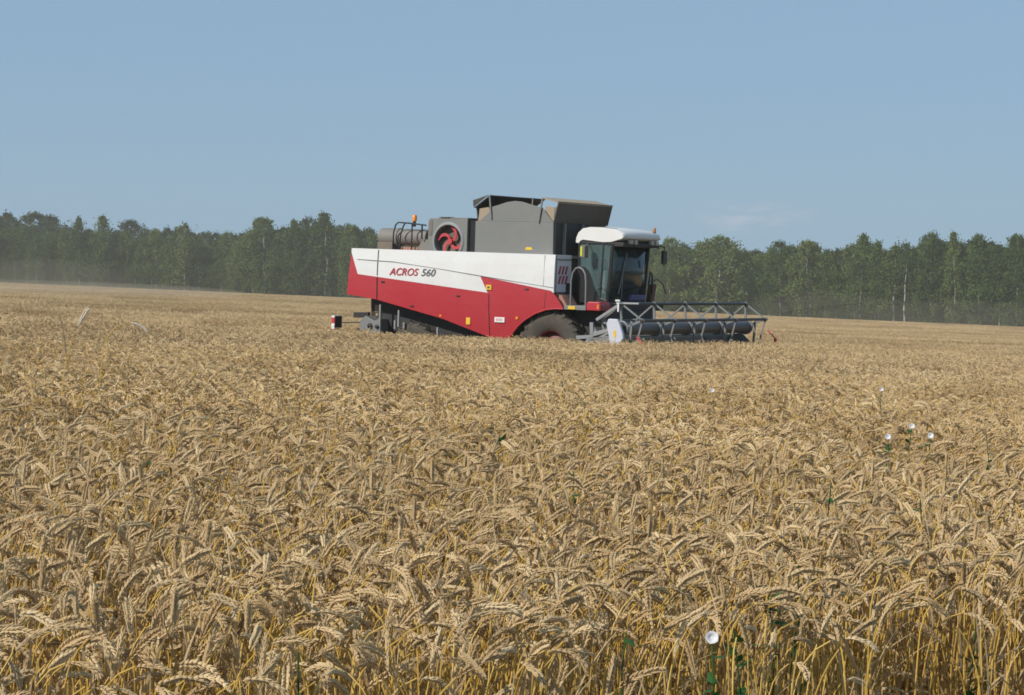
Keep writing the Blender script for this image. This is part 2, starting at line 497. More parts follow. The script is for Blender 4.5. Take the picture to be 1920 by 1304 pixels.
def stalk_parts(seed, style, detail=2):
    rs = np.random.default_rng(seed)
    lean = rs.uniform(0.0, 0.16); az = 0.0
    ear = rs.uniform(0.062, 0.098)
    if style == 'erect': bend = rs.uniform(0.1, 0.6); s0 = 0.72
    elif style == 'leaning': bend = rs.uniform(0.9, 1.6); s0 = 0.70
    else: bend = rs.uniform(1.7, 2.9); s0 = 0.72
    L = {'erect': 0.98, 'leaning': 1.02, 'nodding': 1.06}[style] + rs.uniform(-.05, .03)
    s, p, d = path_of(L, lean, bend, L - (0.24 if style != 'nodding' else 0.20), 1.25, az, 34, rs.uniform(-1.1, 1.1))
    nm = NM()
    k = s <= L - ear * .98
    rr = np.interp(s[k], [0, L], [0.0021, 0.0013])
    add_tube(nm, p[k], d[k], rr, 5, np.clip(rs.random() * .7 + .3 * rs.random(5 * k.sum()), 0, 1), 0, az)
    add_ear(nm, s, p, d, az, L, ear, rs, 2, rs.uniform(0, 3))
    for lf in range(rs.integers(2, 5)):
        h = rs.uniform(0.35, 0.86)
        i = int(h / L * 29)
        ribbon(nm, p[i], rs.uniform(0, 6.28), rs.uniform(.10, .22), rs.uniform(.004, .0075), rs.uniform(.2, .8), rs.uniform(1.2, 2.6), rs.random(), 2 + lf, rs)
    for lf in range(lf + 1, min(lf + 2, 5)):
        h = rs.uniform(0.55, 0.82); i = int(h / L * 33)
        ribbon(nm, p[i], rs.uniform(0, 6.28), rs.uniform(.14, .26), rs.uniform(.0028, .0045), rs.uniform(.02, .3), rs.uniform(.0, .9), rs.uniform(.4, 1), 2 + lf, rs)
    nm.leaves = lf + 1
    return nm

STYLES = ['erect'] * 6 + ['leaning'] * 9 + ['nodding'] * 13
WM = [M['stem'], M['ear']] + [M['dry_leaf']] * 6
variants = []
lib = bpy.data.collections.new('wheat_stock')      # shapes the field object scatters; not part of the scene
lib.use_fake_user = True
for i, st in enumerate(STYLES):
    nm = stalk_parts(100 + i, st)
    full = nm.mesh('wheat_stalk_shape', WM)
    parts = [nm.mesh('wheat_stem', [M['stem']], 0), nm.mesh('wheat_ear', [M['ear']], 1), ] + [nm.mesh('wheat_leaf', [M['dry_leaf']], 2 + q) for q in range(nm.leaves)]
    variants.append((st, full, parts))
    o = bpy.data.objects.new('stock_%02d' % i, full); lib.objects.link(o)
NV = len(STYLES)

def patch(seed, size, density, detail, hscale=1.0):
    """a square of standing wheat, drawn as coarsely as its distance allows"""
    rs = np.random.default_rng(seed); nm = NM()
    n = int(size * size * density)
    for _ in range(n):
        x, y = rs.uniform(-size/2, size/2, 2)
        st = STYLES[rs.integers(len(STYLES))]
        az = rs.uniform(0, 6.283)
        H = 0.965 + rs.normal(0, 0.04) - (rs.uniform(0, .2) if rs.random() < .35 else 0); H = min(H, 1.07)
        bend = {'erect': rs.uniform(.1, .6), 'leaning': rs.uniform(.9, 1.5), 'nodding': rs.uniform(1.7, 2.8)}[st]
        ear = rs.uniform(.068, .10) * hscale
        top = 0.30 if detail == 1 else 0.18
        s, p, d = path_of(top + ear, rs.uniform(0.02, .2), bend, top - .10, 1.2, az, 12 if detail == 1 else 6)
        p[:, 0] += x; p[:, 1] += y; p[:, 2] += H - p[:, 2].max()
        if detail == 1:
            k = s <= top + 0.02
            add_tube(nm, p[k], d[k], 0.0016, 3, rs.random(), 0, az)
            add_ear(nm, s, p, d, az, top + ear, ear, rs, 1, rs.uniform(0, 3))
            # straw below the nodding part
            q = np.array([[x + rs.normal(0, .02), y + rs.normal(0, .02), 0.25], p[0]])
            dq = (q[1] - q[0]) / np.linalg.norm(q[1] - q[0])
            add_tube(nm, q, np.array([dq, dq]), 0.0018, 3, rs.random(), 0, 0.3)
            if rs.random() < .9:
                ribbon(nm, p[0], rs.uniform(0, 6.28), rs.uniform(.1, .2), .009, rs.uniform(.2, .8), rs.uniform(1.2, 2.6), rs.random(), 2, rs, 5)
            if rs.random() < .8:
                ribbon(nm, p[0] + np.array([rs.normal(0, .02), rs.normal(0, .02), .0]), rs.uniform(0, 6.28), rs.uniform(.16, .30), .0042, rs.uniform(.02, .3), rs.uniform(.0, .8), rs.uniform(.4, 1), 2, rs, 5)
        else:
            rr = np.interp(s, [0, top, top + ear * .35, top + ear], [.0025, .003, .0072 * hscale, .003])
            vr = rs.random()
            k = np.interp(s, [0, top, top + .001], [0, 0, 1]) > .5
            add_tube(nm, p, d, rr, 3, np.clip(vr * .28 + .2 * rs.random(18), 0, 1), 1, az)
            q = np.array([[x, y, 0.5], p[0]]); dq = np.array([0, 0, 1.0])
            add_tube(nm, q, np.array([dq, dq]), 0.003, 3, rs.random(), 0, 0.3)
    return nm

PB0 = NV
for i in range(4):
    o = bpy.data.objects.new('stock_%02d' % (PB0 + i), patch(500 + i, 0.8, 500, 1).mesh('wheat_patch_shape', WM)); lib.objects.link(o)
PC0 = PB0 + 4
for i in range(4):
    o = bpy.data.objects.new('stock_%02d' % (PC0 + i), patch(600 + i, 1.5, 230, 0).mesh('wheat_patch_shape', WM)); lib.objects.link(o)
PD0 = PC0 + 4
for i in range(3):
    o = bpy.data.objects.new('stock_%02d' % (PD0 + i), patch(700 + i, 6.0, 60, 0, 1.25).mesh('wheat_patch_shape', WM)); lib.objects.link(o)

# ------------------------------------------------------------------ combine frame (needed to keep the wheat out of its way)
CO = Vector((1.69, 55, -0.395)); CYAW = rad(33); CP = 0.0362
CR = Euler((0, CP, -CYAW), 'XYZ').to_matrix()
def local_of(x, y):
    dx, dy = x - CO.x, y - CO.y
    return dx * math.cos(CYAW) - dy * math.sin(CYAW), dx * math.sin(CYAW) + dy * math.cos(CYAW)
def cut(x, y, m=0.0):                   # already mown strip under and behind the machine
    lx, ly = local_of(x, y)
    return -160 < lx < 3.0 - m and -2.9 + m < ly < 3.2 - m

# ------------------------------------------------------------------ the wheat field
def edge(x):                            # near edge of the crop, oblique to the view
    return np.interp(x, [-3, -0.75, -0.1, 0.35, 0.8, 1.15, 3.5], [2.85, 3.15, 3.7, 4.25, 4.65, 4.85, 5.2]) + 0.12 * math.sin(9 * x) + 0.07 * math.sin(23 * x + 1)
pts = []; idxs = []; rots = []; scls = []
near = []
ZA = 9.0
n_try = 0
for y0 in np.arange(2.8, ZA, 0.2):
    hw = 0.2286 * y0 + 1.7
    n = rng.poisson(2 * hw * 0.2 * 740)
    for _ in range(n):
        x = rng.uniform(-hw, hw); y = y0 + rng.uniform(0, .2)
        e = edge(x)
        if y < e - 0.35: continue
        if y < e and rng.random() > 0.12: continue
        v = int(rng.integers(NV))
        az = rng.normal(0.35, 1.5)       # a light wind: more ears nod to the right
        sc = 1.0 + rng.normal(0, 0.035) - (rng.uniform(0, .28) if rng.random() < .4 else 0)
        if x > -.25 and y < e + 1.1: sc = 1.0 + rng.normal(0, 0.03) - (rng.uniform(.05, .3) if rng.random() < .07 else 0)
        sc = min(sc, 1.07)
        lean = rng.normal(0, 0.05, 2)
        z = float(gz(x, y))
        infr = abs(x) < 0.2286 * y + 0.02
        near.append((y if infr else 99, x, y, z, v, az, sc, lean))
near.sort(key=lambda q: q[0])
N_OBJ = 296
singles = near[:N_OBJ]
for q in near[N_OBJ:]:
    _, x, y, z, v, az, sc, lean = q
    pts.append((x, y, z)); idxs.append(v); rots.append((lean[0], lean[1], az)); scls.append((sc, sc, sc))

def scatter(y_from, y_to, size, first, count, margin, overlap=0.0, m=0.0):
    step = size * (1 - overlap)
    for y in np.arange(y_from, y_to, step):
        hw = 0.2286 * (y + size) + margin
        for x in np.arange(-hw, hw, step):
            xx = x + rng.uniform(-.12, .12) * size; yy = y + size / 2
            if cut(xx, yy, m): continue
            f = rng.random() < .5; mir = -1.0 if rng.random() < .5 else 1.0
            pts.append((xx, yy, float(gz(xx, yy)))); idxs.append(first + int(rng.integers(count)))
            sl = math.atan(SLOPE)
            rots.append((0, -sl if f else sl, math.pi if f else 0.0)); scls.append((1, mir, rng.uniform(.97, 1.04)))
scatter(ZA, 26, 0.8, PB0, 4, 2.4, 0.02)
scatter(26, 75, 1.5, PC0, 4, 3.0, 0.04, 0.6)
scatter(75, 640, 6.0, PD0, 3, 12.0, 0.0, 2.5)

fm = bpy.data.meshes.new('wheat_field')
fm.from_pydata(pts, [], [])
a = fm.attributes.new('idx', 'INT', 'POINT'); a.data.foreach_set('value', np.array(idxs, dtype=np.int32))
a = fm.attributes.new('rot', 'FLOAT_VECTOR', 'POINT'); a.data.foreach_set('vector', np.array(rots, dtype=np.float32).ravel())
a = fm.attributes.new('scl', 'FLOAT_VECTOR', 'POINT'); a.data.foreach_set('vector', np.array(scls, dtype=np.float32).ravel())
field = bpy.data.objects.new('wheat_field', fm); C.objects.link(field)
tag(field, 'dense ripe golden wheat filling the field up to the tree line', 'wheat', kind='stuff')
ng = bpy.data.node_groups.new('scatter_wheat', 'GeometryNodeTree')
ng.interface.new_socket('Geometry', in_out='INPUT', socket_type='NodeSocketGeometry')
ng.interface.new_socket('Geometry', in_out='OUTPUT', socket_type='NodeSocketGeometry')
gi = ng.nodes.new('NodeGroupInput'); go = ng.nodes.new('NodeGroupOutput')
ci = ng.nodes.new('GeometryNodeCollectionInfo')
ci.inputs['Collection'].default_value = lib
ci.inputs['Separate Children'].default_value = True
ci.inputs['Reset Children'].default_value = True
ip = ng.nodes.new('GeometryNodeInstanceOnPoints'); ip.inputs['Pick Instance'].default_value = True
def named(nm_, ty):
    n = ng.nodes.new('GeometryNodeInputNamedAttribute'); n.data_type = ty; n.inputs['Name'].default_value = nm_
    return n.outputs['Attribute']
ng.links.new(gi.outputs[0], ip.inputs['Points'])
ng.links.new(ci.outputs[0], ip.inputs['Instance'])
ng.links.new(named('idx', 'INT'), ip.inputs['Instance Index'])
ng.links.new(named('rot', 'FLOAT_VECTOR'), ip.inputs['Rotation'])
ng.links.new(named('scl', 'FLOAT_VECTOR'), ip.inputs['Scale'])
ng.links.new(ip.outputs[0], go.inputs[0])
gm = field.modifiers.new('scatter', 'NODES'); gm.node_group = ng

# single wheat stalks along the near edge: stem, ear and leaf are parts of each
STYLE_WORDS = {'erect': 'an upright ear', 'leaning': 'a slanting ear', 'nodding': 'a curved drooping ear'}
def stalk(v, loc, rot, sc, label, group=None, ear_mat=None):
    r = empty('wheat_stalk', loc, rot, sc)
    tag(r, label, 'wheat stalk', group)
    for nme, me in zip(('stem', 'ear', 'leaf', 'leaf', 'leaf', 'leaf', 'leaf'), variants[v][2]):
        o = link_mesh(nme, me, r)
        if nme == 'ear' and ear_mat:
            o.material_slots[0].link = 'OBJECT'; o.material_slots[0].material = ear_mat
    return r
for _, x, y, z, v, az, sc, lean in singles:
    p = x / (0.2286 * y)
    where = 'at the left' if p < -0.33 else ('in the middle' if p < 0.33 else 'at the right')
    st = variants[v][0]
    short = ' short' if sc < 0.9 else ''
    stalk(v, (x, y, z), (lean[0], lean[1], az), sc,
          'ripe%s wheat stalk with %s in the nearest rows %s' % (short, STYLE_WORDS[st], where), 'wheat stalks in the nearest rows')

# ------------------------------------------------------------------ weeds and bindweed
def leaf_shape(nm, p0, az, el, L, W, var, mi, fold=0.2):
    d = np.array([math.cos(el) * math.cos(az), math.cos(el) * math.sin(az), math.sin(el)])
    sd = np.array([-math.sin(az), math.cos(az), 0.0]); nn = np.cross(d, sd)
    t = np.array([0, .12, .35, .65, .88, 1.0]); wv = np.array([.1, .85, 1.0, .7, .3, .02])
    mid = p0 + d * (L * t)[:, None] - nn * (L * .18 * t ** 2)[:, None]
    lf = mid + sd * (W / 2 * wv)[:, None] - nn * (fold * W * .5 * wv)[:, None]
    rt = mid - sd * (W / 2 * wv)[:, None] - nn * (fold * W * .5 * wv)[:, None]
    n = 6; V = np.concatenate([lf, mid, rt])
    f = [(i, i+1, n+i+1, n+i) for i in range(n-1)] + [(n+i, n+i+1, 2*n+i+1, 2*n+i) for i in range(n-1)]
    nm.add(V, f, var, mi)

def weed(seed, base, top, label, flower=False, grassy=False, spread=0.05, nleaf=9, leaf=0.04):
    rs = np.random.default_rng(seed)
    h = top[2] - base[2]
    r = empty('bindweed' if flower else ('grass_tuft' if grassy else 'green_weed'), base)
    tag(r, label, 'flower' if flower else 'weed', 'bindweed and weeds in the wheat')
    n = 14; t = np.linspace(0, 1, n)
    dx, dy = top[0] - base[0], top[1] - base[1]
    p = np.stack([dx * t + .012 * np.sin(9 * t + seed), dy * t + .012 * np.cos(9 * t + seed), h * t], 1)
    p[0, :2] = 0
    if flower: p[-1] = (dx, dy, h)
    d = np.gradient(p, axis=0); d /= np.linalg.norm(d, axis=1)[:, None]
    nm = NM(); add_tube(nm, p, d, .0016, 5, .6, 0, .2); link_mesh('stem', nm.mesh('weed_stem', [M['green']]), r)
    for k in range(nleaf):
        q = rs.uniform(.70, .99) if not grassy else rs.uniform(.5, .9)
        b = np.array([np.interp(q, t, p[:, j]) for j in range(3)])
        nm = NM(); az = rs.uniform(0, 6.28)
        if grassy:
            ribbon(nm, b, az, rs.uniform(.10, .2), .014, rs.uniform(.05, .5), rs.uniform(.2, 1.1), rs.random(), 0, rs)
        else:
            L = leaf * rs.uniform(.6, 1.15)
            leaf_shape(nm, b, az, rs.uniform(-.3, .9), L, L * .62, rs.random(), 0)
        link_mesh('leaf', nm.mesh('weed_leaf', [M['green']]), r)
    if flower:
        nm = NM(); n = 15
        fd = np.array([-top[0], -top[1], 0.35 * abs(top[1])]); fd /= np.linalg.norm(fd)
        u = np.cross(fd, [0, 0, 1.0]); u /= np.linalg.norm(u); vv = np.cross(u, fd)
        k = np.arange(n) * 2 * math.pi / n
        rings = [(-.0035, .0035), (-.0025, .0042), (.0005, .0075), (.002, .0112)]
        V = np.concatenate([p[-1] + fd * (a_ + .006) + (u[None] * np.cos(k)[:, None] + vv[None] * np.sin(k)[:, None]) * (b_ * (1 + (.05 * np.cos(5 * k) if b_ > .01 else 0 * k))[:, None]) for a_, b_ in rings])
        nm.add(V[:n], [tuple(range(n))], .7, 0)
        for i in range(3):
            nm.add(V, [(i*n+j, i*n+(j+1) % n, (i+1)*n+(j+1) % n, (i+1)*n+j) for j in range(n)], .7, 1 if i == 0 else 0)
        link_mesh('flower', nm.mesh('bindweed_flower', [M['petal'], M['petal_eye']]), r)
    return r

def weed_at(seed, px, py, d, label, **kw):
    tp = at(px, py - (0 if kw.get('flower') else 9), d)
    bx, by = tp.x + random.uniform(-.03, .03), tp.y + random.uniform(0, .05)
    return weed(seed, (bx, by, float(gz(bx, by))), tp, label, **kw)
weed_at(1, 1335, 1197, 3.8, 'white bindweed flower on a leafy vine among straw at the near right, largest flower', flower=True, nleaf=16, leaf=.034)
weed_at(2, 1653, 731, 12.6, 'white bindweed flower on its own, farthest back at the right', flower=True)
weed_at(3, 1710, 800, 8.9, 'white bindweed flower, topmost and middle one of the three close together', flower=True)
weed_at(4, 1745, 818, 8.4, 'white bindweed flower, rightmost of the three close together', flower=True)
weed_at(5, 1665, 820, 8.4, 'pinkish white bindweed flower, leftmost of the three close together', flower=True, nleaf=12)
weed_at(6, 1336, 733, 12.6, 'tiny white bindweed flower in the wheat below the reel', flower=True)
weed_at(11, 262, 870, 6.7, 'green leafy weed among the ears in the left foreground', nleaf=14, leaf=.05)
weed_at(12, 1487, 1068, 4.45, 'bright green grass tuft standing up beside the straw above the near bindweed', grassy=True, nleaf=6)
weed_at(13, 1440, 1125, 4.4, 'dark green weed in the straw right of the near bindweed flower', nleaf=14, leaf=.05)
weed_at(14, 1385, 1185, 4.3, 'green weed leaves just right of and behind the near bindweed flower', nleaf=12)
weed_at(15, 572, 1235, 3.35, 'green grass tuft in the front row left of the middle', grassy=True, nleaf=4)
weed_at(16, 938, 828, 8.0, 'small green weed in the middle of the wheat, below the combine wheel', nleaf=8)
weed_at(17, 1100, 778, 10.0, 'small green weed in the wheat below the pale header shield', nleaf=10, leaf=.05)
weed_at(18, 1820, 1165, 4.75, 'dark green weed deep in the straw near the right edge', nleaf=14, leaf=.05)
weed_at(19, 1722, 945, 5.9, 'dark leafy weed in a gap of the wheat at the right', nleaf=14, leaf=.05)
weed_at(20, 1852, 822, 8.3, 'green weed nearest the right edge, in the middle distance', nleaf=10)
weed_at(21, 1083, 893, 6.6, 'small green weed in the wheat a little right of centre', nleaf=8)
weed_at(22, 1180, 1195, 4.0, 'single green weed between the stems left of the near bindweed', nleaf=7, leaf=.028)
weed_at(23, 1555, 915, 6.2, 'faded green weed between ears in the right middle distance', nleaf=9)

# stalks that stand out on their own
def v_of(style, k=0): return [i for i, s_ in enumerate(STYLES) if s_ == style][k]
def special(v, px, py, d, az, label, ear_mat=None):
    me = variants[v][1]
    zs = np.array([vv.co[2] for vv in me.vertices]).max()
    top = max(me.vertices, key=lambda q: q.co[2]).co
    tp = at(px, py, d)
    ox, oy = top[0] * math.cos(az) - top[1] * math.sin(az), top[0] * math.sin(az) + top[1] * math.cos(az)
    z0 = float(gz(tp.x, tp.y)); sc = (tp.z - z0) / zs
    return stalk(v, (tp.x - ox * sc, tp.y - oy * sc, z0), (0, 0, az), sc, label, None, ear_mat)
special(v_of('nodding', 1), 470, 1268, 3.15, 0.05, 'wheat stalk with the large arched ear at the very bottom, left of the middle')
special(v_of('nodding', 3), 1465, 1098, 4.3, -0.3, 'wheat stalk whose long arched ear bends right over the green grass tuft')
special(v_of('erect', 1), 166, 574, 10.5, 0.3, 'tall bleached wheat ear standing above all others at the far left', M['pale_ear'])
special(v_of('nodding', 2), 252, 604, 10.5, 0.2, 'tall pale wheat stalk with a bent ear right of the bleached one', M['pale_ear'])

# ------------------------------------------------------------------ trees
def tree_meshes(seed, kind, far=False):
    """crown of many leaf-sized faces in clumps and a tapered birch trunk with limbs, 17 m tall"""
    rs = np.random.default_rng(seed); H = 17.0
    tr = NM()
    zt = np.linspace(0, H * .96, 16)
    wx = np.cumsum(rs.normal(0, .09, 16)); wy = np.cumsum(rs.normal(0, .09, 16)); wx[0] = wy[0] = 0
    p = np.stack([wx, wy, zt], 1); d = np.gradient(p, axis=0); d /= np.linalg.norm(d, axis=1)[:, None]
    add_tube(tr, p, d, np.interp(zt, [0, 1, H], [.26, .19, .03]), 7, .5, 0, .1)
    cr = NM()
    spec = {'round': (.0, 4.7, .62, .06), 'pointed': (.0, 3.3, .38, .06), 'slim': (.0, 2.1, .5, .12), 'bare': (.0, 1.5, .6, .62), 'shrub': (0, 8.5, .45, .02), 'gnarled': (.0, 3.8, .55, .26)}[kind]
    R, zmax, z0 = spec[1], spec[2], spec[3]
    def env(q):
        if kind == 'round': return R * math.sqrt(max(0, 1 - ((q - .42) / .58) ** 2)) * (1 if q > .42 else .55 + .45 * q / .42) + .1
        if kind == 'pointed': return R * min(1, .45 + 2.2 * q) * (1 - q ** 2.3) ** .8 + .12
        if kind == 'shrub': return R * math.sqrt(max(0, 1 - q ** 2)) + .3
        return R * min(1, .4 + 2.5 * q) * (1 - q ** 3) ** .7 + .1
    ncl = {'round': 200, 'pointed': 140, 'slim': 85, 'bare': 26, 'shrub': 120, 'gnarled': 140}[kind]
    for c in range(ncl):
        q = rs.random() ** .85
        if c < 5: q = .90 + .022 * c
        z = H * (z0 + (1 - z0) * q)
        lob = 1 + .28 * math.sin(3 * q * 6 + seed) 
        a = rs.uniform(0, 6.283); rr = env(q) * lob * (.35 + .65 * math.sqrt(rs.random()))
        rr *= 1 + .22 * math.sin(3 * a + seed)
        bx, by = np.interp(z, zt, wx), np.interp(z, zt, wy)
        cx, cy = bx + rr * math.cos(a), by + rr * math.sin(a)
        if rs.random() < .28 and rr > .7:
            zb = max(1.0, z - rr * rs.uniform(.6, 1.1))
            q3 = np.array([[np.interp(zb, zt, wx), np.interp(zb, zt, wy), zb], [(cx + bx) / 2, (cy + by) / 2, z - rr * .15], [cx, cy, z]])
            d3 = np.gradient(q3, axis=0); d3 /= np.linalg.norm(d3, axis=1)[:, None]
            add_tube(tr, q3, d3, [.07, .045, .02], 4, .5, 1, .4)
        cs = rs.uniform(.5, 1.1) * (1.3 if kind == 'shrub' else 1) * (.55 if q > .9 else 1)
        tone = np.clip(rs.normal(.5, .28), 0, 1)
        m = int(rs.integers(26, 46))
        off = rs.normal(0, 1, (m, 3)) * np.array([cs * .62, cs * .62, cs * .8])
        off[:, 2] -= np.abs(rs.normal(0, .25, m)) * cs
        ce = np.array([cx, cy, z]) + off
        ce[:, 2] = np.maximum(ce[:, 2], .15)
        n_ = rs.normal(0, 1, (m, 3)); n_[:, 2] *= .7; n_ /= np.linalg.norm(n_, axis=1)[:, None]
        u = np.cross(n_, rs.normal(0, 1, (m, 3))); u /= np.linalg.norm(u, axis=1)[:, None]; v = np.cross(n_, u)
        sz = rs.uniform(.13, .27, m)[:, None]
        V = np.stack([ce - u * sz, ce - v * sz * .7 - n_ * sz * .2, ce + u * sz, ce + v * sz * .7 - n_ * sz * .2], 1).reshape(-1, 3)
        F = np.arange(4 * m).reshape(m, 4)
        vr = np.repeat(np.clip(tone + rs.normal(0, .16, m), 0, 1), 4)
        cr.add(V, F, vr, 0)
    return tr.mesh('birch_trunk', [M['bark'], M['twig']]), cr.mesh('birch_crown', [M['far_crown'] if far else M['crown']])

TREE = {}
for k, (kind, n) in enumerate((('round', 4), ('pointed', 4), ('slim', 3), ('gnarled', 3), ('bare', 1), ('shrub', 3))):
    TREE[kind] = [tree_meshes(900 + 17 * k + j, kind) for j in range(n)]
TREE['far'] = [tree_meshes(1300 + j, 'round', True) for j in range(3)]

def row_dist(px): return 620 - 170 * px / 1920
def tree(px, top, kind, label, group=None, back=0.0, wide=1.0, k=None):
    d = row_dist(px) + back
    x = (px - 960) / 4200 * d
    z = float(gz(x, d)) - .1
    zt = 1.5 + (572 - top) / 4200 * d
    s = (zt - z) / 17.0
    ms = TREE[kind]; tm, cmh = ms[(k if k is not None else random.randrange(len(ms))) % len(ms)]
    r = empty('shrub' if kind == 'shrub' else ('birch_tree' if kind != 'far' else 'broadleaf_tree'), (x, d, z), (0, 0, random.uniform(0, 6.28)), (s * wide, s * wide, s))
    tag(r, label, 'shrub' if kind == 'shrub' else 'tree', group)
    link_mesh('trunk', tm, r); link_mesh('crown', cmh, r)
    return r

def side(px):
    return 'at far left' if px < 230 else ('left of the harvester' if px < 690 else ('behind the harvester' if px < 1240 else ('right of the reel' if px < 1560 else 'at far right')))
def side_old(px):
    return 'at the far left of the tree line' if px < 230 else ('left of the harvester' if px < 690 else ('behind the harvester' if px < 1240 else ('right of the reel' if px < 1560 else 'near the right end of the tree line')))
KW = {'round': 'broad round-crowned birch', 'pointed': 'birch with a pointed crown', 'slim': 'slender narrow birch', 'gnarled': 'open-crowned birch showing its pale trunk', 'far': 'dark broadleaf tree', 'shrub': 'low green shrub', 'bare': 'thin birch with a long bare trunk'}
# trees that make the skyline, one by one
named_trees = [
 (66, 402, 'far', 'dark dome-crowned tree rising highest at the far left', 25, 1.5), (97, 407, 'far', 'dark rounded tree on the right shoulder of the far left dome', 28, 1.2),
 (12, 402, 'far', 'dark tree at the left edge, beside the dome-crowned one', 22, 1.0), (150, 410, 'pointed', 'pointed birch, left one of the pair between the dome tree and the gap', 0, .95),
 (191, 407, 'pointed', 'pointed birch, right one of the pair between the dome tree and the gap', 0, 1.0), (240, 416, 'far', 'low hazy dome-crowned tree showing behind the pointed pair', 45, 1.6),
 (345, 421, 'slim', 'birch with thin spire top in the low stretch left of the harvester', 0, 1.1),
 (498, 411, 'round', 'large flat-domed birch halfway between the left edge and the cab', 0, 1.05), (556, 415, 'pointed', 'small pointed birch right of the flat-domed one', 0, .8),
 (607, 402, 'pointed', 'tallest pointed birch just left of the harvester', 0, 1.05), (583, 411, 'round', 'rounded birch leaning against the tallest pointed one', 3, .7), (655, 425, 'round', 'rounded birch showing just above the rear of the harvester', 0, .8),
 (1256, 449, 'round', 'rounded birch just right of the cab roof', 0, .75), (1345, 446, 'round', 'widest dome-crowned birch, right of the cab', 0, 1.3),
 (1462, 455, 'round', 'low rounded birch left of the second dome right of the reel', 0, .9), (1512, 454, 'round', 'second dome-crowned birch, above the far end of the reel', 0, .95),
 (1612, 442, 'pointed', 'dark pointed birch standing over its neighbours right of the reel', 0, .9), (1645, 456, 'pointed', 'fresh green pointed birch right of the dark pointed one', 0, .8),
 (1697, 459, 'bare', 'thin bare birch with a pale trunk and small tuft at the top', -4, 1.0), (1675, 464, 'slim', 'yellowish narrow birch left of the thin bare one', 0, 1.3),
 (1745, 439, 'round', 'square-topped tall birch right of the thin bare one', 0, .72), (1788, 438, 'pointed', 'tall spire-topped birch beside the square-topped one', 0, .66),
 (1838, 444, 'pointed', 'double-topped birch left of the last tree', 0, .95), (1905, 444, 'round', 'ragged-topped birch at the right edge', 0, .75),
]
for px, top, kind, lab, back, wd in named_trees:
    tree(px, top, kind, lab, 'birches of the tree line', back - (4 if kind != 'far' else 0), wd)
SKX = [-200, 0, 120, 260, 330, 400, 440, 480, 540, 620, 700, 800, 1000, 1240, 1290, 1345, 1420, 1500, 1570, 1620, 1690, 1745, 1800, 1900, 2150]
SKY = [415, 418, 428, 430, 428, 436, 438, 424, 424, 418, 432, 434, 446, 456, 460, 454, 466, 460, 463, 452, 468, 450, 452, 455, 455]
px = -190
while px < 2110:                         # the run of ordinary trees between them
    top = np.interp(px, SKX, SKY) + random.uniform(1, 17)
    kind = random.choice(['round', 'round', 'gnarled', 'gnarled', 'gnarled', 'pointed', 'slim', 'round'])
    tree(px, top, kind, '%s in the front row, %s' % (KW[kind], side(px)), 'birches of the tree line', random.uniform(-5, 9), random.uniform(.8, 1.1))
    px += random.uniform(20, 31)
px = -200
while px < 2120:                         # the row behind, filling the gaps
    top = np.interp(px, SKX, SKY) + random.uniform(0, 11)
    tree(px, top, 'far', 'dark broadleaf tree showing between the birches, %s' % side(px), 'trees in the second row', random.uniform(12, 26), random.uniform(.8, 1.1))
    px += random.uniform(20, 30)
px = -190
while px < 2110:                         # low growth at the foot of the trees
    base = 572 + .0432 * (px - 960)
    tree(px, base - random.uniform(30, 62), 'shrub', 'low green shrub at the foot of the birches, %s' % side(px), 'shrubs at the edge of the wheat', random.uniform(-3, 3), random.uniform(.9, 1.4))
    px += random.uniform(20, 32)
px = -200
while px < 2120:                         # taller undergrowth between the two rows
    base = 572 + .0432 * (px - 960)
    tree(px, base - random.uniform(66, 96), 'shrub', 'tall dark undergrowth between the two rows of trees, %s' % side(px), 'undergrowth between the trees', random.uniform(8, 12), random.uniform(.9, 1.2))
    px += random.uniform(24, 34)

# ------------------------------------------------------------------ combine harvester (x forward, y to the far side, z up)
cmb = empty('combine_harvester', CO, (0, CP, -CYAW))
tag(cmb, 'red and white combine harvester with grey grain tank and wide reel, cutting the wheat', 'combine harvester')

def text_mesh(body, x0, x1, zb, h, y, shear=0.28):
    cu = bpy.data.curves.new('lettering', 'FONT'); cu.body = body; cu.shear = shear; cu.offset = 0.012; cu.extrude = 0.0
    o = bpy.data.objects.new('lettering', cu); C.objects.link(o)
    me = bpy.data.meshes.new_from_object(o.evaluated_get(bpy.context.evaluated_depsgraph_get()))
    bpy.data.objects.remove(o); bpy.data.curves.remove(cu)
    co = np.array([v.co[:] for v in me.vertices])
    mn, mx_ = co.min(0), co.max(0)
    for v in me.vertices:
        x = x0 + (v.co.x - mn[0]) / (mx_[0] - mn[0]) * (x1 - x0)
        z = zb + (v.co.y - mn[1]) / (mx_[1] - mn[1]) * h
        v.co = (x, y, z)
    return me

RED = [(-5.925, 3.02), (-6.02, 1.95), (-5.11, 1.85), (-3.07, 1.44), (-1.87, 1.09), (-1.45, .93), (-1.17, .93), (-1.06, 1.12), (-.86, 1.34), (-.65, 1.50), (-.36, 1.66), (-.05, 1.765), (.22, 1.80), (.44, 1.80), (.40, 1.87), (.26, 2.06), (.08, 2.235), (-1.97, 2.53), (-1.74, 2.13), (-5.69, 2.47)]
WHITE = [(-5.93, 3.12), (-5.925, 3.02), (-5.69, 2.47), (-1.74, 2.13), (-1.97, 2.53), (.08, 2.235), (.16, 2.18), (.16, 3.10)]

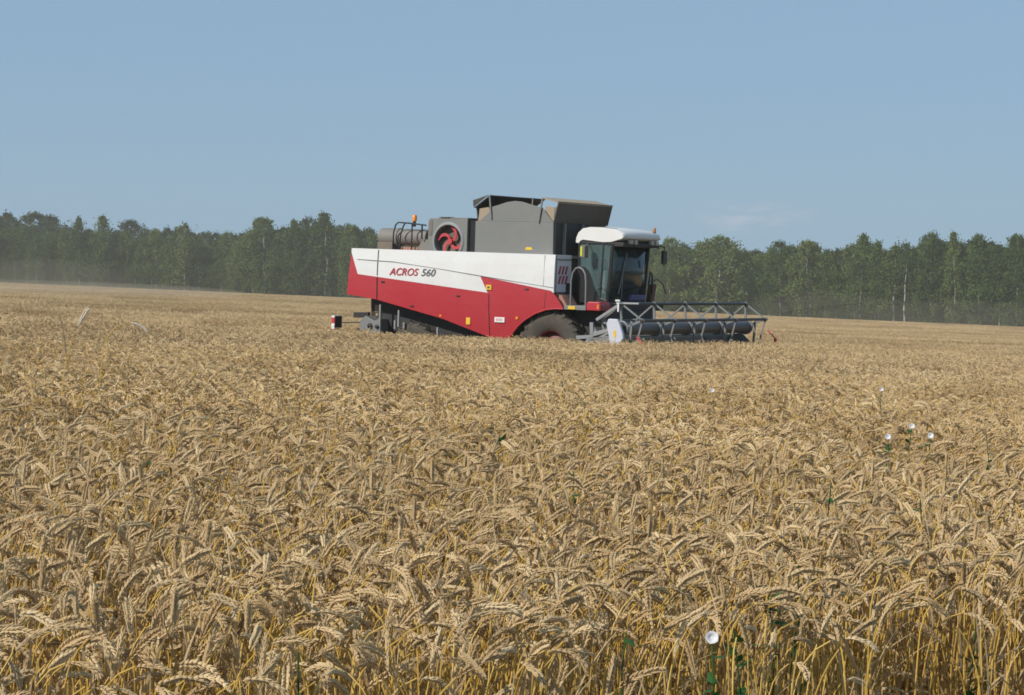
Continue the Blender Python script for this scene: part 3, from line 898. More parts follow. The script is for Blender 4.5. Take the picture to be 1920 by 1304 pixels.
def skin(poly, y, thick, bulge, name, mat, parent):
    """a slightly crowned sheet-metal panel cut to an outline"""
    bm = bmesh.new()
    vs = [bm.verts.new((x, 0, z)) for x, z in poly]
    bm.faces.new(vs)
    for k in np.arange(-5.75, .4, .35):
        gsel = bm.verts[:] + bm.edges[:] + bm.faces[:]
        bmesh.ops.bisect_plane(bm, geom=gsel, plane_co=(k, 0, 0), plane_no=(1, 0, 0))
    for k in np.arange(1.1, 3.1, .25):
        gsel = bm.verts[:] + bm.edges[:] + bm.faces[:]
        bmesh.ops.bisect_plane(bm, geom=gsel, plane_co=(0, 0, k), plane_no=(0, 0, 1))
    sg = -1 if y < 0 else 1
    ext = bmesh.ops.extrude_face_region(bm, geom=bm.faces[:])
    for v in [e for e in ext['geom'] if isinstance(e, bmesh.types.BMVert)]: v.co.y = -sg * thick
    for v in bm.verts:
        q = (v.co.z - 2.35) / .85
        v.co.y += y + sg * bulge * (1 - q * q) + sg * .006 * math.sin(v.co.x * 2.1 + v.co.z)
    bmesh.ops.recalc_face_normals(bm, faces=bm.faces)
    me = bpy.data.meshes.new(name); bm.to_mesh(me); bm.free(); me.materials.append(mat)
    return link_mesh(name, me, parent)
def bulge_y(z, y=-1.6, b=.045):
    q = (z - 2.35) / .85
    return y - b * (1 - q * q) - .006
for sgn in (-1, 1):
    sp_ = skin(RED, 1.6 * sgn, .05, .045, 'side_panel', M['red'], cmb)
    tag(sp_, 'red lower side panel')
    up_ = skin(WHITE, 1.602 * sgn, .05, .045, 'upper_panel', M['white'], cmb)
    if sgn < 0:
        # creases and joints of the sheet metal
        b = MB()
        cre = [(-5.72, 2.845), (-4.6, 2.81), (-3.0, 2.65), (-1.5, 2.485), (.15, 2.31)]
        for (xa, za), (xb, zb) in zip(cre[:-1], cre[1:]):
            b.bar((xa, bulge_y(za) - .004, za), (xb, bulge_y(zb) - .004, zb), .012, .014)
        b.build('crease', M['light_grey'], up_)
        b = MB()
        for z0_, z1_ in ((2.45, 2.75), (2.75, 3.10)):
            b.bar((-5.08, bulge_y(z0_) - .004, z0_), (-5.08, bulge_y(z1_) - .004, z1_), .014, .014)
        b.bar((-.13, bulge_y(2.34) - .004, 2.34), (-.13, bulge_y(3.08) - .004, 3.08), .008, .008)
        b.build('panel_gap', M['text_grey'], up_)
        b = MB()
        for z0_, z1_ in ((1.86, 2.1), (2.1, 2.42)):
            b.bar((-5.08, bulge_y(z0_) - .004, z0_), (-5.08, bulge_y(z1_) - .004, z1_), .014, .014)
        for z0_, z1_ in ((.95, 1.3), (1.3, 1.7), (1.7, 2.1)):
            b.bar((-1.70, bulge_y(z0_) - .002, z0_), (-1.70, bulge_y(z1_) - .002, z1_), .008, .008)
        b.bar((-.10, bulge_y(1.80) - .002, 1.80), (-.06, bulge_y(2.2) - .002, 2.2), .008, .008)
        # wheel arch lip
        arch = [(-1.17, .93), (-1.06, 1.12), (-.86, 1.34), (-.65, 1.50), (-.36, 1.66), (-.05, 1.765), (.22, 1.80), (.44, 1.80)]
        b.build('panel_gap', M['dark'], sp_)
        b = MB()
        b.tube([(x, bulge_y(z) - .005, z + .012) for x, z in arch], .018, 8)
        b.build('arch_lip', M['red'], sp_)
        for txt, xa, xb, mt in (('ACROS', -4.70, -3.80, M['text_red']), ('560', -3.72, -3.28, M['text_grey'])):
            me = text_mesh(txt, xa, xb, 2.475, .185, bulge_y(2.55) - .012)
            me.materials.append(mt); link_mesh('lettering', me, up_)
        for x0, x1, z0_, z1_, k in ((-1.78, -1.62, 2.20, 2.32, 'yellow'), (-2.37, -2.25, 1.33, 1.50, 'yellow'), (-1.53, -1.24, 1.42, 1.545, 'sign_white'), (-3.17, -3.10, 1.49, 1.54, 'orange'), (-.92, -.85, 1.51, 1.575, 'orange')):
            y = bulge_y((z0_ + z1_) / 2) - .012
            st = MB().box(x0, x1, y, y + .025, z0_, z1_)
            st.build('reflector' if k == 'orange' else 'sticker', M[k], sp_, .004)
        for lx, lz in ((-4.9, 2.30), (-2.6, 2.02), (-.6, 2.25), (-4.0, 1.72)):
            y = bulge_y(lz) - .016
            MB().box(lx - .05, lx + .05, y, y + .02, lz - .018, lz + .018).build('latch', M['dark'], sp_, .004)
        y = bulge_y(2.26) - .0155
        MB().box(-1.735, -1.665, y, y + .004, 2.235, 2.285).build('sticker', M['text_grey'], sp_)
        y = bulge_y(1.48) - .0155
        b = MB()
        for zz in (1.455, 1.48, 1.505): b.box(-1.49, -1.29, y, y + .004, zz, zz + .009)
        b.build('sticker', M['text_red'], sp_)

# rear cap between the side panels
b = MB(); b.prism([(-6.00, 1.97), (-5.94, 3.10), (-5.86, 3.12), (-5.90, 1.95)], -1.56, 1.56)
b.build('rear_hood', M['red'], cmb, .02)
# deck and inner body
b = MB(); b.box(-5.88, .10, -1.54, 1.54, 3.02, 3.09)
b.build('top_deck', M['khaki'], cmb, .01)
b = MB(); b.prism([(-5.62, 1.15), (-5.70, 3.0), (.05, 3.0), (.30, 1.75), (-.2, 1.1), (-1.8, .75), (-4.2, .95)], -1.12, 1.12)
bd = b.build('threshing_body', M['dark'], cmb, .02)
b = MB()
for x, z0_, z1_ in ((-5.08, 1.0, 1.72), (-4.50, 1.18, 1.60), (-4.61, 1.12, 1.34), (-4.33, 1.15, 1.30), (-3.30, .85, 1.22)):
    b.bar((x, -1.47, z0_), (x, -1.47, z1_), .05, .05)
b.build('support_strut', M['light_grey'], bd, .006)
b = MB(); b.box(-5.5, -5.38, -1.136, -1.118, 1.52, 1.70); b.box(-5.47, -5.40, -1.136, -1.118, 1.42, 1.49)
b.build('sticker', paint('dirty_yellow_sticker', (.30, .22, .02), .6, dust=.5), bd)
# straw chopper and its tail
b = MB(); b.prism([(-5.70, .72), (-5.70, 1.30), (-5.52, 1.42), (-5.25, 1.30), (-5.08, 1.36), (-5.06, .72)], -1.5, 1.5)
ch = b.build('straw_chopper', M['grey'], cmb, .015)
b = MB()
for cx_, cz_, r_ in ((-5.36, 1.17, .07), (-5.14, 1.16, .05)):
    b.revolve([(0, -1.535), (r_, -1.535), (r_, -1.49)], cx_, cz_, 18)
b.build('pulley', M['dark'], ch)
b = MB(); b.bar((-6.05, -1.25, 1.42), (-5.55, -1.30, 1.44), .10, .14); b.bar((-5.95, -1.2, 1.05), (-5.6, -1.2, 1.12), .3, .05)
b.build('tow_bracket', M['dark'], cmb, .01)
# warning board on its arm
b = MB().bar((-6.22, -1.70, 1.22), (-5.6, -1.45, 1.25), .03, .03)
b.build('board_arm', M['dark'], cmb)
b = MB()
for i, (z0_, z1_) in enumerate(((.93, 1.06), (1.06, 1.20), (1.20, 1.35), (1.35, 1.40))):
    b.box(-6.33, -6.235, -1.85, -1.58, z0_, z1_, (0, 1, 0, 1)[i] if i < 3 else 1)
wb = b.build('warning_board', [M['sign_red'], M['sign_white']], cmb)
MB().box(-6.235, -6.215, -1.84, -1.56, .95, 1.38).build('board_back', M['dark'], wb)

# ---- wheels
def tyre(cx, cy, cz, R, W, lugs):
    b = MB(); h = W / 2
    prof = [(R*.46, -h*.80), (R*.52, -h*.92), (R*.78, -h*1.0), (R*.92, -h*.93), (R*.955, -h*.70), (R*.965, 0), (R*.955, h*.70), (R*.92, h*.93), (R*.78, h*1.0), (R*.52, h*.92), (R*.46, h*.80)]
    b.revolve([(r, cy + y) for r, y in prof], cx, cz, 56)
    for k in range(lugs):
        for sg in (-1, 1):
            a0 = 2 * math.pi * (k + (.25 if sg > 0 else 0)) / lugs
            vs = []
            for t_, yy in ((0, .02), (.5, .45), (1.0, .93), (1.12, 1.0)):
                a = a0 + t_ * .26
                ro = R * (1.0 if yy < .95 else .90); ri = R * (.95 if yy < .9 else .86)
                w_ = .055 * (.92 / R)
                for rr, aa in ((ri, a - w_), (ro, a - w_ * .75), (ro, a + w_ * .75), (ri, a + w_)):
                    vs.append((cx + rr * math.cos(aa), cy + sg * h * yy, cz + rr * math.sin(aa)))
            fs = [(i*4+j, i*4+(j+1) % 4, (i+1)*4+(j+1) % 4, (i+1)*4+j) for i in range(3) for j in range(4)] + [(3, 2, 1, 0), (12, 13, 14, 15)]
            b.add(vs, fs)
    return b
def rim(cx, cy, cz, R, W, out):
    b = MB(); h = W / 2
    b.revolve([(R, cy - h), (R*.93, cy - h*.95), (R*.88, cy - h*.6), (R*.85, cy + h*.6), (R*.93, cy + h*.95), (R, cy + h)], cx, cz, 40)
    y = cy + out * h * .25
    b.revolve([(R*.87, y), (R*.55, y + out*.06), (R*.28, y + out*.07), (R*.26, y + out*.16), (0, y + out*.16)], cx, cz, 32)
    for k in range(10):
        a = 2 * math.pi * k / 10; r = R * .40
        b.tube([(cx + r*math.cos(a), y + out*.05, cz + r*math.sin(a)), (cx + r*math.cos(a), y + out*.10, cz + r*math.sin(a))], .022, 6)
    return b
for nm_, cx, cy, R, W, lugs in (('front_wheel', 0.0, 1.19, .885, .68, 22), ('rear_wheel', -4.10, 1.20, .66, .46, 18)):
    for sg in (-1, 1):
        wh = rim(cx, cy * sg, R, R * .46, W * .8, sg).build(nm_, M['rim'], cmb)
        tyre(cx, cy * sg, R, R, W, lugs).build('tyre', M['rubber'], wh)
MB().bar((0, -1.2, .9), (0, 1.2, .9), .3, .3, side=(1, 0, 0)).build('front_axle', M['dark'], cmb, .02)
MB().bar((-4.1, -1.1, .72), (-4.1, 1.1, .72), .2, .2, side=(1, 0, 0)).build('rear_axle', M['dark'], cmb, .02)

# ---- side locker front with the striped plate
b = MB(); b.box(-.9, .165, -1.585, -.87, 2.20, 3.095)
lk = b.build('side_locker', paint('pale_locker_paint', (.66, .68, .74), .5, dust=.08), cmb, .012)
b = MB(); b.box(.165, .178, -1.56, -.90, 2.97, 3.0); b.box(.165, .175, -1.585, -1.56, 2.2, 3.09)
b.build('locker_trim', M['grey'], lk)
b = MB()
for zc in (2.73, 2.50):
    for yc in (-1.42, -1.27, -1.12):
        b.add([(.172, yc - .07, zc - .10), (.172, yc + .01, zc - .10), (.172, yc + .09, zc + .10), (.172, yc + .01, zc + .10), (.160, yc - .07, zc - .10), (.160, yc + .01, zc - .10), (.160, yc + .09, zc + .10), (.160, yc + .01, zc + .10)],
              [(0,1,2,3),(7,6,5,4),(0,4,5,1),(1,5,6,2),(2,6,7,3),(3,7,4,0)])
b.build('warning_stripes', paint('dull_red_stripes', (.36, .03, .05), .6, dust=.1), lk)

# ---- platform by the cab
b = MB(); b.box(.44, 1.05, -1.62, -.95, 1.80, 1.905)
pl = b.build('platform', M['grey'], cmb, .01)
MB().box(.565, .76, -1.632, -1.615, 1.815, 1.89).build('sticker', M['yellow'], pl)
b = MB()
b.tube([(.60, -1.58, 1.9), (.60, -1.58, 2.5), (.63, -1.57, 2.68), (.71, -1.56, 2.79), (.80, -1.56, 2.815), (.90, -1.56, 2.77), (.98, -1.57, 2.66), (1.01, -1.58, 2.48), (1.02, -1.58, 1.9)], .022, 8)
b.build('handrail', M['tube_grey'], pl)
b = MB(); b.prism([(1.05, 1.80), (1.05, 1.98), (1.10, 2.01), (1.40, 2.01), (1.44, 1.93), (1.44, 1.80)], -1.6, -1.12)
fd = b.build('corner_fender', M['red'], cmb, .02)
MB().box(1.355, 1.40, -1.612, -1.598, 1.84, 1.95).build('reflector', M['orange'], fd)
MB().box(1.44, 1.45, -1.5, -1.4, 1.83, 1.96).build('lamp', M['mirror_back'], fd)
b = MB(); b.prism([(.05, 1.82), (.05, 2.2), (.30, 2.12), (.44, 1.92), (.44, 1.82)], -1.5, -1.0)
b.build('inner_fender', M['rust'], cmb, .01)
b = MB(); b.box(.45, 1.42, -1.1, 1.1, 1.15, 1.80); b.box(.3, 1.3, -.86, .82, 1.8, 1.97); b.prism([(1.42, 1.80), (1.42, 1.98), (1.0, 1.98), (1.0, 1.80)], -1.1, 1.5)
b.build('under_cab', M['dark'], cmb, .02)

# ---- cab
Y0, Y1 = -.93, .86
cab = MB().box(.36, 1.22, Y0, Y1, 1.97, 2.03).build('cab', M['black'], cmb)
prof = [(.27, 3.40), (.28, 3.52), (.34, 3.66), (.45, 3.755), (.62, 3.785), (1.0, 3.78), (1.40, 3.74), (1.62, 3.66), (1.66, 3.56), (1.62, 3.52), (1.30, 3.43), (1.05, 3.42), (.75, 3.45), (.48, 3.475), (.40, 3.44), (.36, 3.38)]
bm = bmesh.new()
ringv = []
for y, ins in ((Y0 - .02, .06), (Y0 + .05, .015), (Y0 + .16, 0), (-.03, 0), (Y1 - .16, 0), (Y1 - .05, .015), (Y1 + .02, .06)):
    c_ = (0.95, 3.58)
    ringv.append([bm.verts.new((c_[0] + (x - c_[0]) * (1 - ins), y, c_[1] + (z - c_[1]) * (1 - ins * 1.6) + (.025 * (1 - ((y + .03) / .9) ** 2) if z > 3.6 else 0))) for x, z in prof])
for ra, rb in zip(ringv[:-1], ringv[1:]):
    for i in range(len(prof)):
        bm.faces.new((ra[i], ra[(i+1) % len(prof)], rb[(i+1) % len(prof)], rb[i]))
bm.faces.new(ringv[0]); bm.faces.new(ringv[-1][::-1])
bmesh.ops.recalc_face_normals(bm, faces=bm.faces)
me = bpy.data.meshes.new('cab_roof'); bm.to_mesh(me); bm.free(); me.materials.append(M['roof_white'])
for p in me.polygons: p.use_smooth = len(p.vertices) == 4
link_mesh('cab_roof', me, cab)
b = MB()
b.tube([(.62, Y0 + .10, 3.785), (1.0, Y0 + .12, 3.785), (1.35, Y0 + .16, 3.755)], .014, 6)
b.build('roof_groove', M['khaki'], cab)
MB().box(1.16, 1.62, Y0 + .02, Y1 - .02, 3.33, 3.44).build('roof_visor', M['dark'], cab, .02)
for y in (Y0 + .03, Y1 - .03):
    MB().bar((1.21, y, 2.0), (1.32, y, 3.42), .06, .07).build('cab_post', M['black'], cab, .008)
    MB().bar((.40, y, 2.0), (.40, y, 3.45), .06, .07).build('cab_post', M['black'], cab, .008)
    MB().bar((.44, y, 3.405), (1.28, y, 3.395), .045, .06).build('cab_rail', M['black'], cab, .006)
MB().bar((1.02, Y0 + .02, 2.0), (1.07, Y0 + .02, 3.40), .03, .045).build('cab_post', M['black'], cab, .006)
b = MB()     # lower dark part of the door with a curved edge
b.prism([(.40, 2.0), (.40, 2.84), (.56, 2.84), (.68, 2.74), (.76, 2.58), (.82, 2.42), (.90, 2.26), (1.02, 2.10), (1.20, 2.04), (1.20, 2.0)], Y0 - .004, Y0 + .03)
b.build('door', M['black'], cab, .004)
b = MB(); b.add([(.42, Y0 + .012, 2.03), (1.215, Y0 + .012, 2.03), (1.305, Y0 + .012, 3.40), (.42, Y0 + .012, 3.44), (.42, Y0 + .02, 2.03), (1.215, Y0 + .02, 2.03), (1.305, Y0 + .02, 3.40), (.42, Y0 + .02, 3.44)], [(0,1,2,3),(7,6,5,4),(0,4,5,1),(1,5,6,2),(2,6,7,3),(3,7,4,0)])
b.build('side_window', M['glass'], cab)
b = MB(); b.add([(.42, Y1 - .02, 2.03), (1.215, Y1 - .02, 2.03), (1.305, Y1 - .02, 3.40), (.42, Y1 - .02, 3.44), (.42, Y1 - .012, 2.03), (1.215, Y1 - .012, 2.03), (1.305, Y1 - .012, 3.40), (.42, Y1 - .012, 3.44)], [(0,1,2,3),(7,6,5,4),(0,4,5,1),(1,5,6,2),(2,6,7,3),(3,7,4,0)])
b.build('side_window', M['glass'], cab)
b = MB()     # curved windscreen
n = 9; vs = []
for k in range(n):
    q = k / (n - 1); y = Y0 + .05 + (Y1 - Y0 - .10) * q; bu = .10 * (1 - (2*q - 1) ** 2)
    vs += [(1.225 + bu, y, 2.03), (1.325 + bu, y, 3.36)]
fs = [(2*k, 2*k+2, 2*k+3, 2*k+1) for k in range(n - 1)]
b.add(vs, fs, 0, True)
ws = b.build('windscreen', M['glass'], cab)
sdm = ws.modifiers.new('pane', 'SOLIDIFY'); sdm.thickness = .007
b = MB(); b.bar((1.335, -.45, 2.10), (1.39, -.50, 2.75), .02, .02); b.bar((1.35, -.62, 2.2), (1.41, -.38, 3.2), .025, .02)
b.build('wiper', M['tube_grey'], cab)
MB().box(.37, .385, Y0 + .1, Y1 - .1, 2.03, 3.36).build('rear_wall', paint('blue_grey_lit_wall', (.50, .63, .65), .7, dust=.05), cab)  # raised over the rear window and paled so the cab looks lit
b = MB(); b.box(.50, .98, -.28, .22, 2.35, 2.50); b.prism([(.48, 2.45), (.42, 3.02), (.54, 3.04), (.62, 2.48)], -.27, .21); b.box(.60, .9, -.15, .10, 2.03, 2.35)
b.build('seat', M['seat'], cab, .04)
b = MB(); b.tube([(1.12, -.03, 2.03), (1.02, -.03, 2.66)], .05, 8)
ring_ = [(1.02 + .06 * math.cos(a), -.03 + .19 * math.sin(a), 2.69 - .17 * math.cos(a) * .4) for a in np.linspace(0, 2 * math.pi, 17)]
b.tube(ring_, .016, 6, caps=False); b.box(1.05, 1.18, -.25, .2, 2.03, 2.35)
b.build('steering_column', M['black'], cab)
MB().box(.95, 1.05, -.75, -.5, 2.2, 2.75).build('console', M['grey'], cab, .03)
# work lamps under the roof
b = MB()
for y in (-.62, -.40, .40, .62): b.box(1.60, 1.68, y - .07, y + .07, 3.40, 3.50)
b.build('work_lamp', M['lamp'], cab, .01)
# mirrors
b = MB(); b.box(.64, .78, -1.30, -1.12, 3.05, 3.34); b.bar((.70, -1.18, 3.33), (.66, -.92, 3.40), .03, .03)
mi_ = b.build('mirror', M['mirror_back'], cab, .015)
MB().box(.665, .715, -1.312, -1.298, 3.09, 3.31).build('reflector', M['lime'], cmb)
b = MB(); b.bar((1.55, .84, 3.42), (1.62, 1.08, 3.36), .03, .03); b.bar((1.62, 1.08, 3.40), (1.62, 1.08, 2.9), .025, .025); b.box(1.58, 1.64, 1.0, 1.20, 2.95, 3.28)
b.build('mirror', M['black'], cab, .01)
b = MB(); b.revolve([(0, .64), (.05, .64), (.05, .74), (0, .74)], 0, 0, 12)
b = MB(); b.tube([(1.52, .72, 3.66), (1.52, .72, 3.72)], .04, 10); b.tube([(1.52, .72, 3.72), (1.52, .72, 3.80), (1.52, .72, 3.83)], [.042, .042, .025], 12, 1)
b.build('beacon', [M['dark'], paint('dull_orange_lens', (.38, .13, .03), .3, dust=.2)], cab)
# things in front of and beyond the windscreen
MB().prism_x([(-.30, 2.05), (-.24, 2.19), (.42, 2.19), (.48, 2.05)], 1.40, 1.50).build('storage_box', M['blue'], cmb, .02)
b = MB(); b.box(1.15, 1.42, -.80, 1.30, 1.94, 1.985)
b.build('front_step', M['light_grey'], cmb, .008)
b = MB(); b.prism_x([(1.05, 1.95), (1.15, 2.44), (1.32, 2.46), (1.22, 1.95)], 1.15, 1.3)
b.build('warning_panel', paint('dark_red_panel', (.10, .012, .015), .5, dust=.1), cmb, .01)
b = MB(); b.tube([(1.3, 1.02, 1.98), (1.3, .92, 2.45), (1.3, .98, 2.75), (1.3, 1.08, 2.70), (1.3, 1.1, 2.2)], .022, 8); b.tube([(1.3, 1.0, 2.52), (1.35, 1.28, 2.58), (1.38, 1.5, 2.45), (1.4, 1.62, 2.22)], .015, 6)
b.build('handrail', M['black'], cmb)

# ---- engine deck: intake drum, box, rails, beacon, fan
b = MB(); b.tube([(-5.37, -1.05, 3.43), (-4.85, -1.05, 3.43)], .225, 28); b.tube([(-4.85, -1.05, 3.44), (-3.92, -1.05, 3.44)], .205, 28)
b.tube([(-4.88, -1.05, 3.43), (-4.80, -1.05, 3.43)], .235, 28)
b.build('intake_drum', M['khaki'], cmb)
MB().box(-5.40, -4.93, -1.25, -.85, 3.09, 3.30).build('muffler_box', M['brown'], cmb, .015)
b = MB(); b.box(-4.62, -4.05, -1.30, -.9, 3.09, 3.19); b.build('battery_box', M['rust'], cmb, .01)
b = MB(); b.prism([(-4.15, 3.09), (-3.98, 3.36), (-3.78, 3.40), (-3.78, 3.09)], -1.3, -.7); b.build('engine_cowl', M['khaki'], cmb, .01)
b = MB()
b.tube([(-4.82, -1.38, 3.05), (-4.80, -1.38, 3.55), (-4.74, -1.38, 3.74), (-4.66, -1.38, 3.80), (-4.25, -1.38, 3.78), (-3.80, -1.38, 3.74)], .019, 8)
b.tube([(-4.62, -1.38, 3.05), (-4.58, -1.38, 3.5), (-4.50, -1.38, 3.72), (-4.44, -1.38, 3.79)], .019, 8)
b.tube([(-4.22, -1.40, 3.05), (-4.22, -1.40, 3.78)], .019, 8)
b.tube([(-3.93, -1.38, 3.4), (-3.93, -1.38, 3.75)], .022, 8)
b.build('guard_rail', M['dark'], cmb)
b = MB(); b.tube([(-4.18, -1.36, 3.70), (-4.18, -1.36, 3.84)], .04, 10); b.tube([(-4.18, -1.36, 3.84), (-4.18, -1.36, 3.97), (-4.18, -1.36, 4.0)], [.06, .058, .035], 14, 1)
b.build('beacon', [M['dark'], M['orange']], cmb)

# fan housing with a round opening in its near face
FX, FZ, FR = -3.14, 3.36, .40
bm = bmesh.new()
outer = []; hole = []; NSEG = 48
X0, X1, ZB, ZT = -3.75, -2.58, 3.06, 3.92
for k in range(NSEG):
    a = 2 * math.pi * k / NSEG
    ca, sa = math.cos(a), math.sin(a)
    t_ = min(((X1 - FX) if ca > 0 else (FX - X0)) / max(1e-6, abs(ca)), ((ZT - FZ) if sa > 0 else (FZ - 2.92)) / max(1e-6, abs(sa)))
    outer.append(bm.verts.new((FX + ca * t_, -1.36, FZ + sa * t_)))
    hole.append(bm.verts.new((FX + ca * FR, -1.36, FZ + sa * FR)))
inner = [bm.verts.new((v.co.x, -1.12, v.co.z)) for v in hole]
rear = [bm.verts.new((v.co.x, -.55, v.co.z)) for v in outer]
for k in range(NSEG):
    k2 = (k + 1) % NSEG
    bm.faces.new((outer[k], outer[k2], hole[k2], hole[k]))
    bm.faces.new((hole[k], hole[k2], inner[k2], inner[k]))
    bm.faces.new((outer[k2], outer[k], rear[k], rear[k2]))
bm.faces.new(rear)
bmesh.ops.recalc_face_normals(bm, faces=bm.faces)
me = bpy.data.meshes.new('fan_housing'); bm.to_mesh(me); bm.free(); me.materials.append(M['grey'])
fh = link_mesh('fan_housing', me, cmb)
b = MB(); b.box(X0 + .02, X0 + .12, -1.372, -1.36, 3.5, 3.88); b.box(-3.5, -2.6, -1.30, -.6, 3.92, 3.945); b.box(-3.42, -3.15, -1.36, -1.1, 3.945, 3.96)
b.build('housing_lid', M['mirror_back'], fh, .004)
b = MB(); b.revolve([(FR + .005, -1.385), (FR + .06, -1.395), (FR + .08, -1.36)], FX, FZ, 48)
b.build('fan_ring', M['light_grey'], fh)
b = MB(); b.tube([(FX, -1.16, FZ), (FX, -1.11, FZ)], .395, 40); b.build('radiator', M['grille'], fh)
b = MB()
for k in range(4):
    a0 = rad(22 + 90 * k); pts_ = []
    for q in np.linspace(.05, 1, 9):
        a = a0 + 1.1 * q ** 1.6; r = .07 + .30 * q
        pts_.append((FX + r * math.cos(a), -1.25 - .02 * q, FZ + r * math.sin(a)))
    for p0_, p1_ in zip(pts_[:-1], pts_[1:]):
        ex = (Vector(p1_) - Vector(p0_)) * .12
        b.bar(Vector(p0_) - ex, Vector(p1_) + ex, .02, .075)
b.tube([(FX, -1.30, FZ), (FX, -1.18, FZ)], .07, 16)
b.build('fan', M['fan_red'], fh)
b = MB(); b.box(-2.56, -2.36, -1.28, -.7, 3.06, 3.88); b.build('dark_gap_block', M['black'], cmb)  # black block paints the shaded gap between fan housing and tank

# ---- grain tank
b = MB(); b.prism([(-2.35, 3.06), (-2.35, 3.87), (-.09, 3.87), (-.08, 3.06)], -1.35, 1.12)
tk = b.build('grain_tank', M['grey'], cmb, .012)
gable = [(-2.30, 3.872), (-2.20, 3.90), (-1.95, 4.10), (-1.90, 4.22), (-1.70, 4.27), (-1.45, 4.345), (-1.22, 4.375), (-1.0, 4.36), (-.72, 4.285), (-.43, 4.225), (-.36, 4.15), (-.12, 3.90), (-.09, 3.872)]
for y in (-1.349, 1.095):
    MB().prism(gable, y, y + .025).build('tank_gable', M['grey'], tk, .004)
for pa in ([(-2.30, 3.875), (-2.27, 4.18), (-2.0, 4.22), (-1.96, 4.10), (-2.20, 3.905)], [(-.11, 3.875), (-.10, 4.24), (-.36, 4.26), (-.36, 4.16)]):
    MB().prism(pa, -1.30, -1.285).build('tank_tarpaulin', M['beige'], tk); MB().prism(pa, 1.06, 1.075).build('tank_tarpaulin', M['beige'], tk)
b = MB(); b.prism([(-2.36, 4.19), (-2.40, 4.20), (-1.93, 4.515), (-1.90, 4.50)], -1.38, 1.14); b.prism([(-2.39, 4.215), (-2.41, 4.38), (-1.95, 4.52)], -1.40, -1.385); b.prism([(-2.39, 4.215), (-2.41, 4.38), (-1.95, 4.52)], 1.145, 1.16); b.prism([(-2.33, 3.87), (-2.38, 4.25), (-2.355, 4.25), (-2.30, 3.87)], -1.30, 1.10)
b.build('tank_cover', M['cover'], tk, .004)
b = MB(); b.prism([(-.41, 4.475), (.08, 4.36), (.08, 4.335), (-.41, 4.45)], -1.38, 1.12)
b.build('tank_cover', M['beige'], tk, .003)  # sunlit top of the bent front cover, its light put into beige
b = MB(); b.prism([(.085, 4.375), (-.045, 3.86), (-.075, 3.865), (.055, 4.375)], -1.40, 1.14)
b.build('tank_cover', M['cover'], tk, .004)  # front flap of the same cover, its shade put into dark paint
b = MB(); b.bar((-1.93, -1.38, 4.49), (-1.87, -1.372, 3.93), .03, .035); b.bar((-.40, -1.385, 4.45), (-.50, -1.372, 3.86), .03, .035); b.bar((-.40, 1.1, 4.45), (-.50, 1.1, 3.86), .03, .035)
b.bar((-.72, -1.33, 4.28), (-.71, -1.33, 4.43), .025, .025)
b.build('cover_strut', M['grey'], tk)
b = MB(); b.box(-.075, -.055, -1.3, 1.05, 3.10, 3.855); b.build('shade_sheet', M['dark'], tk)  # dark sheet over the grey tank front, its shade put into colour
b = MB(); b.bar((-.02, -.95, 3.06), (-.02, -.95, 3.86), .05, .07); b.bar((-.02, -.1, 3.06), (-.02, -.1, 3.86), .04, .05)
b.build('tank_post', M['grey'], tk)
b = MB(); b.add([(-.88, -1.356, 3.20), (-.66, -1.356, 3.20), (-.70, -1.356, 3.265), (-.84, -1.356, 3.265), (-.88, -1.351, 3.20), (-.66, -1.351, 3.20), (-.70, -1.351, 3.265), (-.84, -1.351, 3.265)], [(0,1,2,3),(7,6,5,4),(0,4,5,1),(1,5,6,2),(2,6,7,3),(3,7,4,0)])
b.build('sticker', M['yellow'], tk)

# ---- feeder and header
b = MB(); b.prism([(.75, 1.05), (.85, 1.70), (1.3, 1.68), (2.38, 1.12), (2.38, .38)], -.75, .72)
b.build('feeder_house', M['dark'], cmb, .02)
HY0, HY1 = -3.42, 3.18
hd = MB()
hd.box(2.34, 2.40, HY0, HY1, .35, 1.22)
hd.box(2.22, 2.36, HY0, HY1, 1.12, 1.26)
hd.prism([(2.40, .33), (2.40, .38), (3.45, .30), (3.45, .26)], HY0, HY1)
for y in (HY0, HY1 - .05):
    hd.prism([(2.30, .30), (2.30, 1.22), (2.75, 1.30), (3.05, 1.05), (3.7, .62), (3.95, .30)], y, y + .05)
header = hd.build('header', M['tube_grey'], cmb, .008)
b = MB(); b.tube([(2.75, HY0 + .06, .66), (2.75, HY1 - .06, .66)], .16, 16)
for sg, ya, yb in ((1, HY0 + .1, -.6), (-1, HY1 - .1, .5)):
    n = 60
    vs = []; fs = []
    for k in range(n + 1):
        y = ya + (yb - ya) * k / n; a = k * .55
        vs += [(2.75 + .16 * math.cos(a), y, .66 + .16 * math.sin(a)), (2.75 + .30 * math.cos(a), y, .66 + .30 * math.sin(a))]
    fs = [(2*k, 2*k+2, 2*k+3, 2*k+1) for k in range(n)]
    b.add(vs, fs)
b.build('auger', M['dark'], header)
RXc, RZc, RR = 3.03, 1.465, .565
BA = [rad(93 - 72 * k) for k in range(5)]
SPY = [-3.31, -1.80, -.30, 1.25, 2.82]
b = MB(); b.tube([(RXc, -3.30, RZc), (RXc, 2.80, RZc)], .155, 28); b.build('reel_tube', M['drum'], header)
for k, a in enumerate(BA):
    bx_, bz_ = RXc + RR * math.cos(a), RZc + RR * math.sin(a)
    b = MB(); b.tube([(bx_, -3.36, bz_), (bx_, 2.90, bz_)], .036, 10)
    b.build('reel_bat', M['bat'], header)
    b = MB()
    for y in np.arange(-3.2, 2.85, .19):
        b.bar((bx_, y, bz_), (bx_ - .04, y, bz_ - .15), .005, .005)
    if k > 1: b.build('tine_row', M['tube_grey'], header)
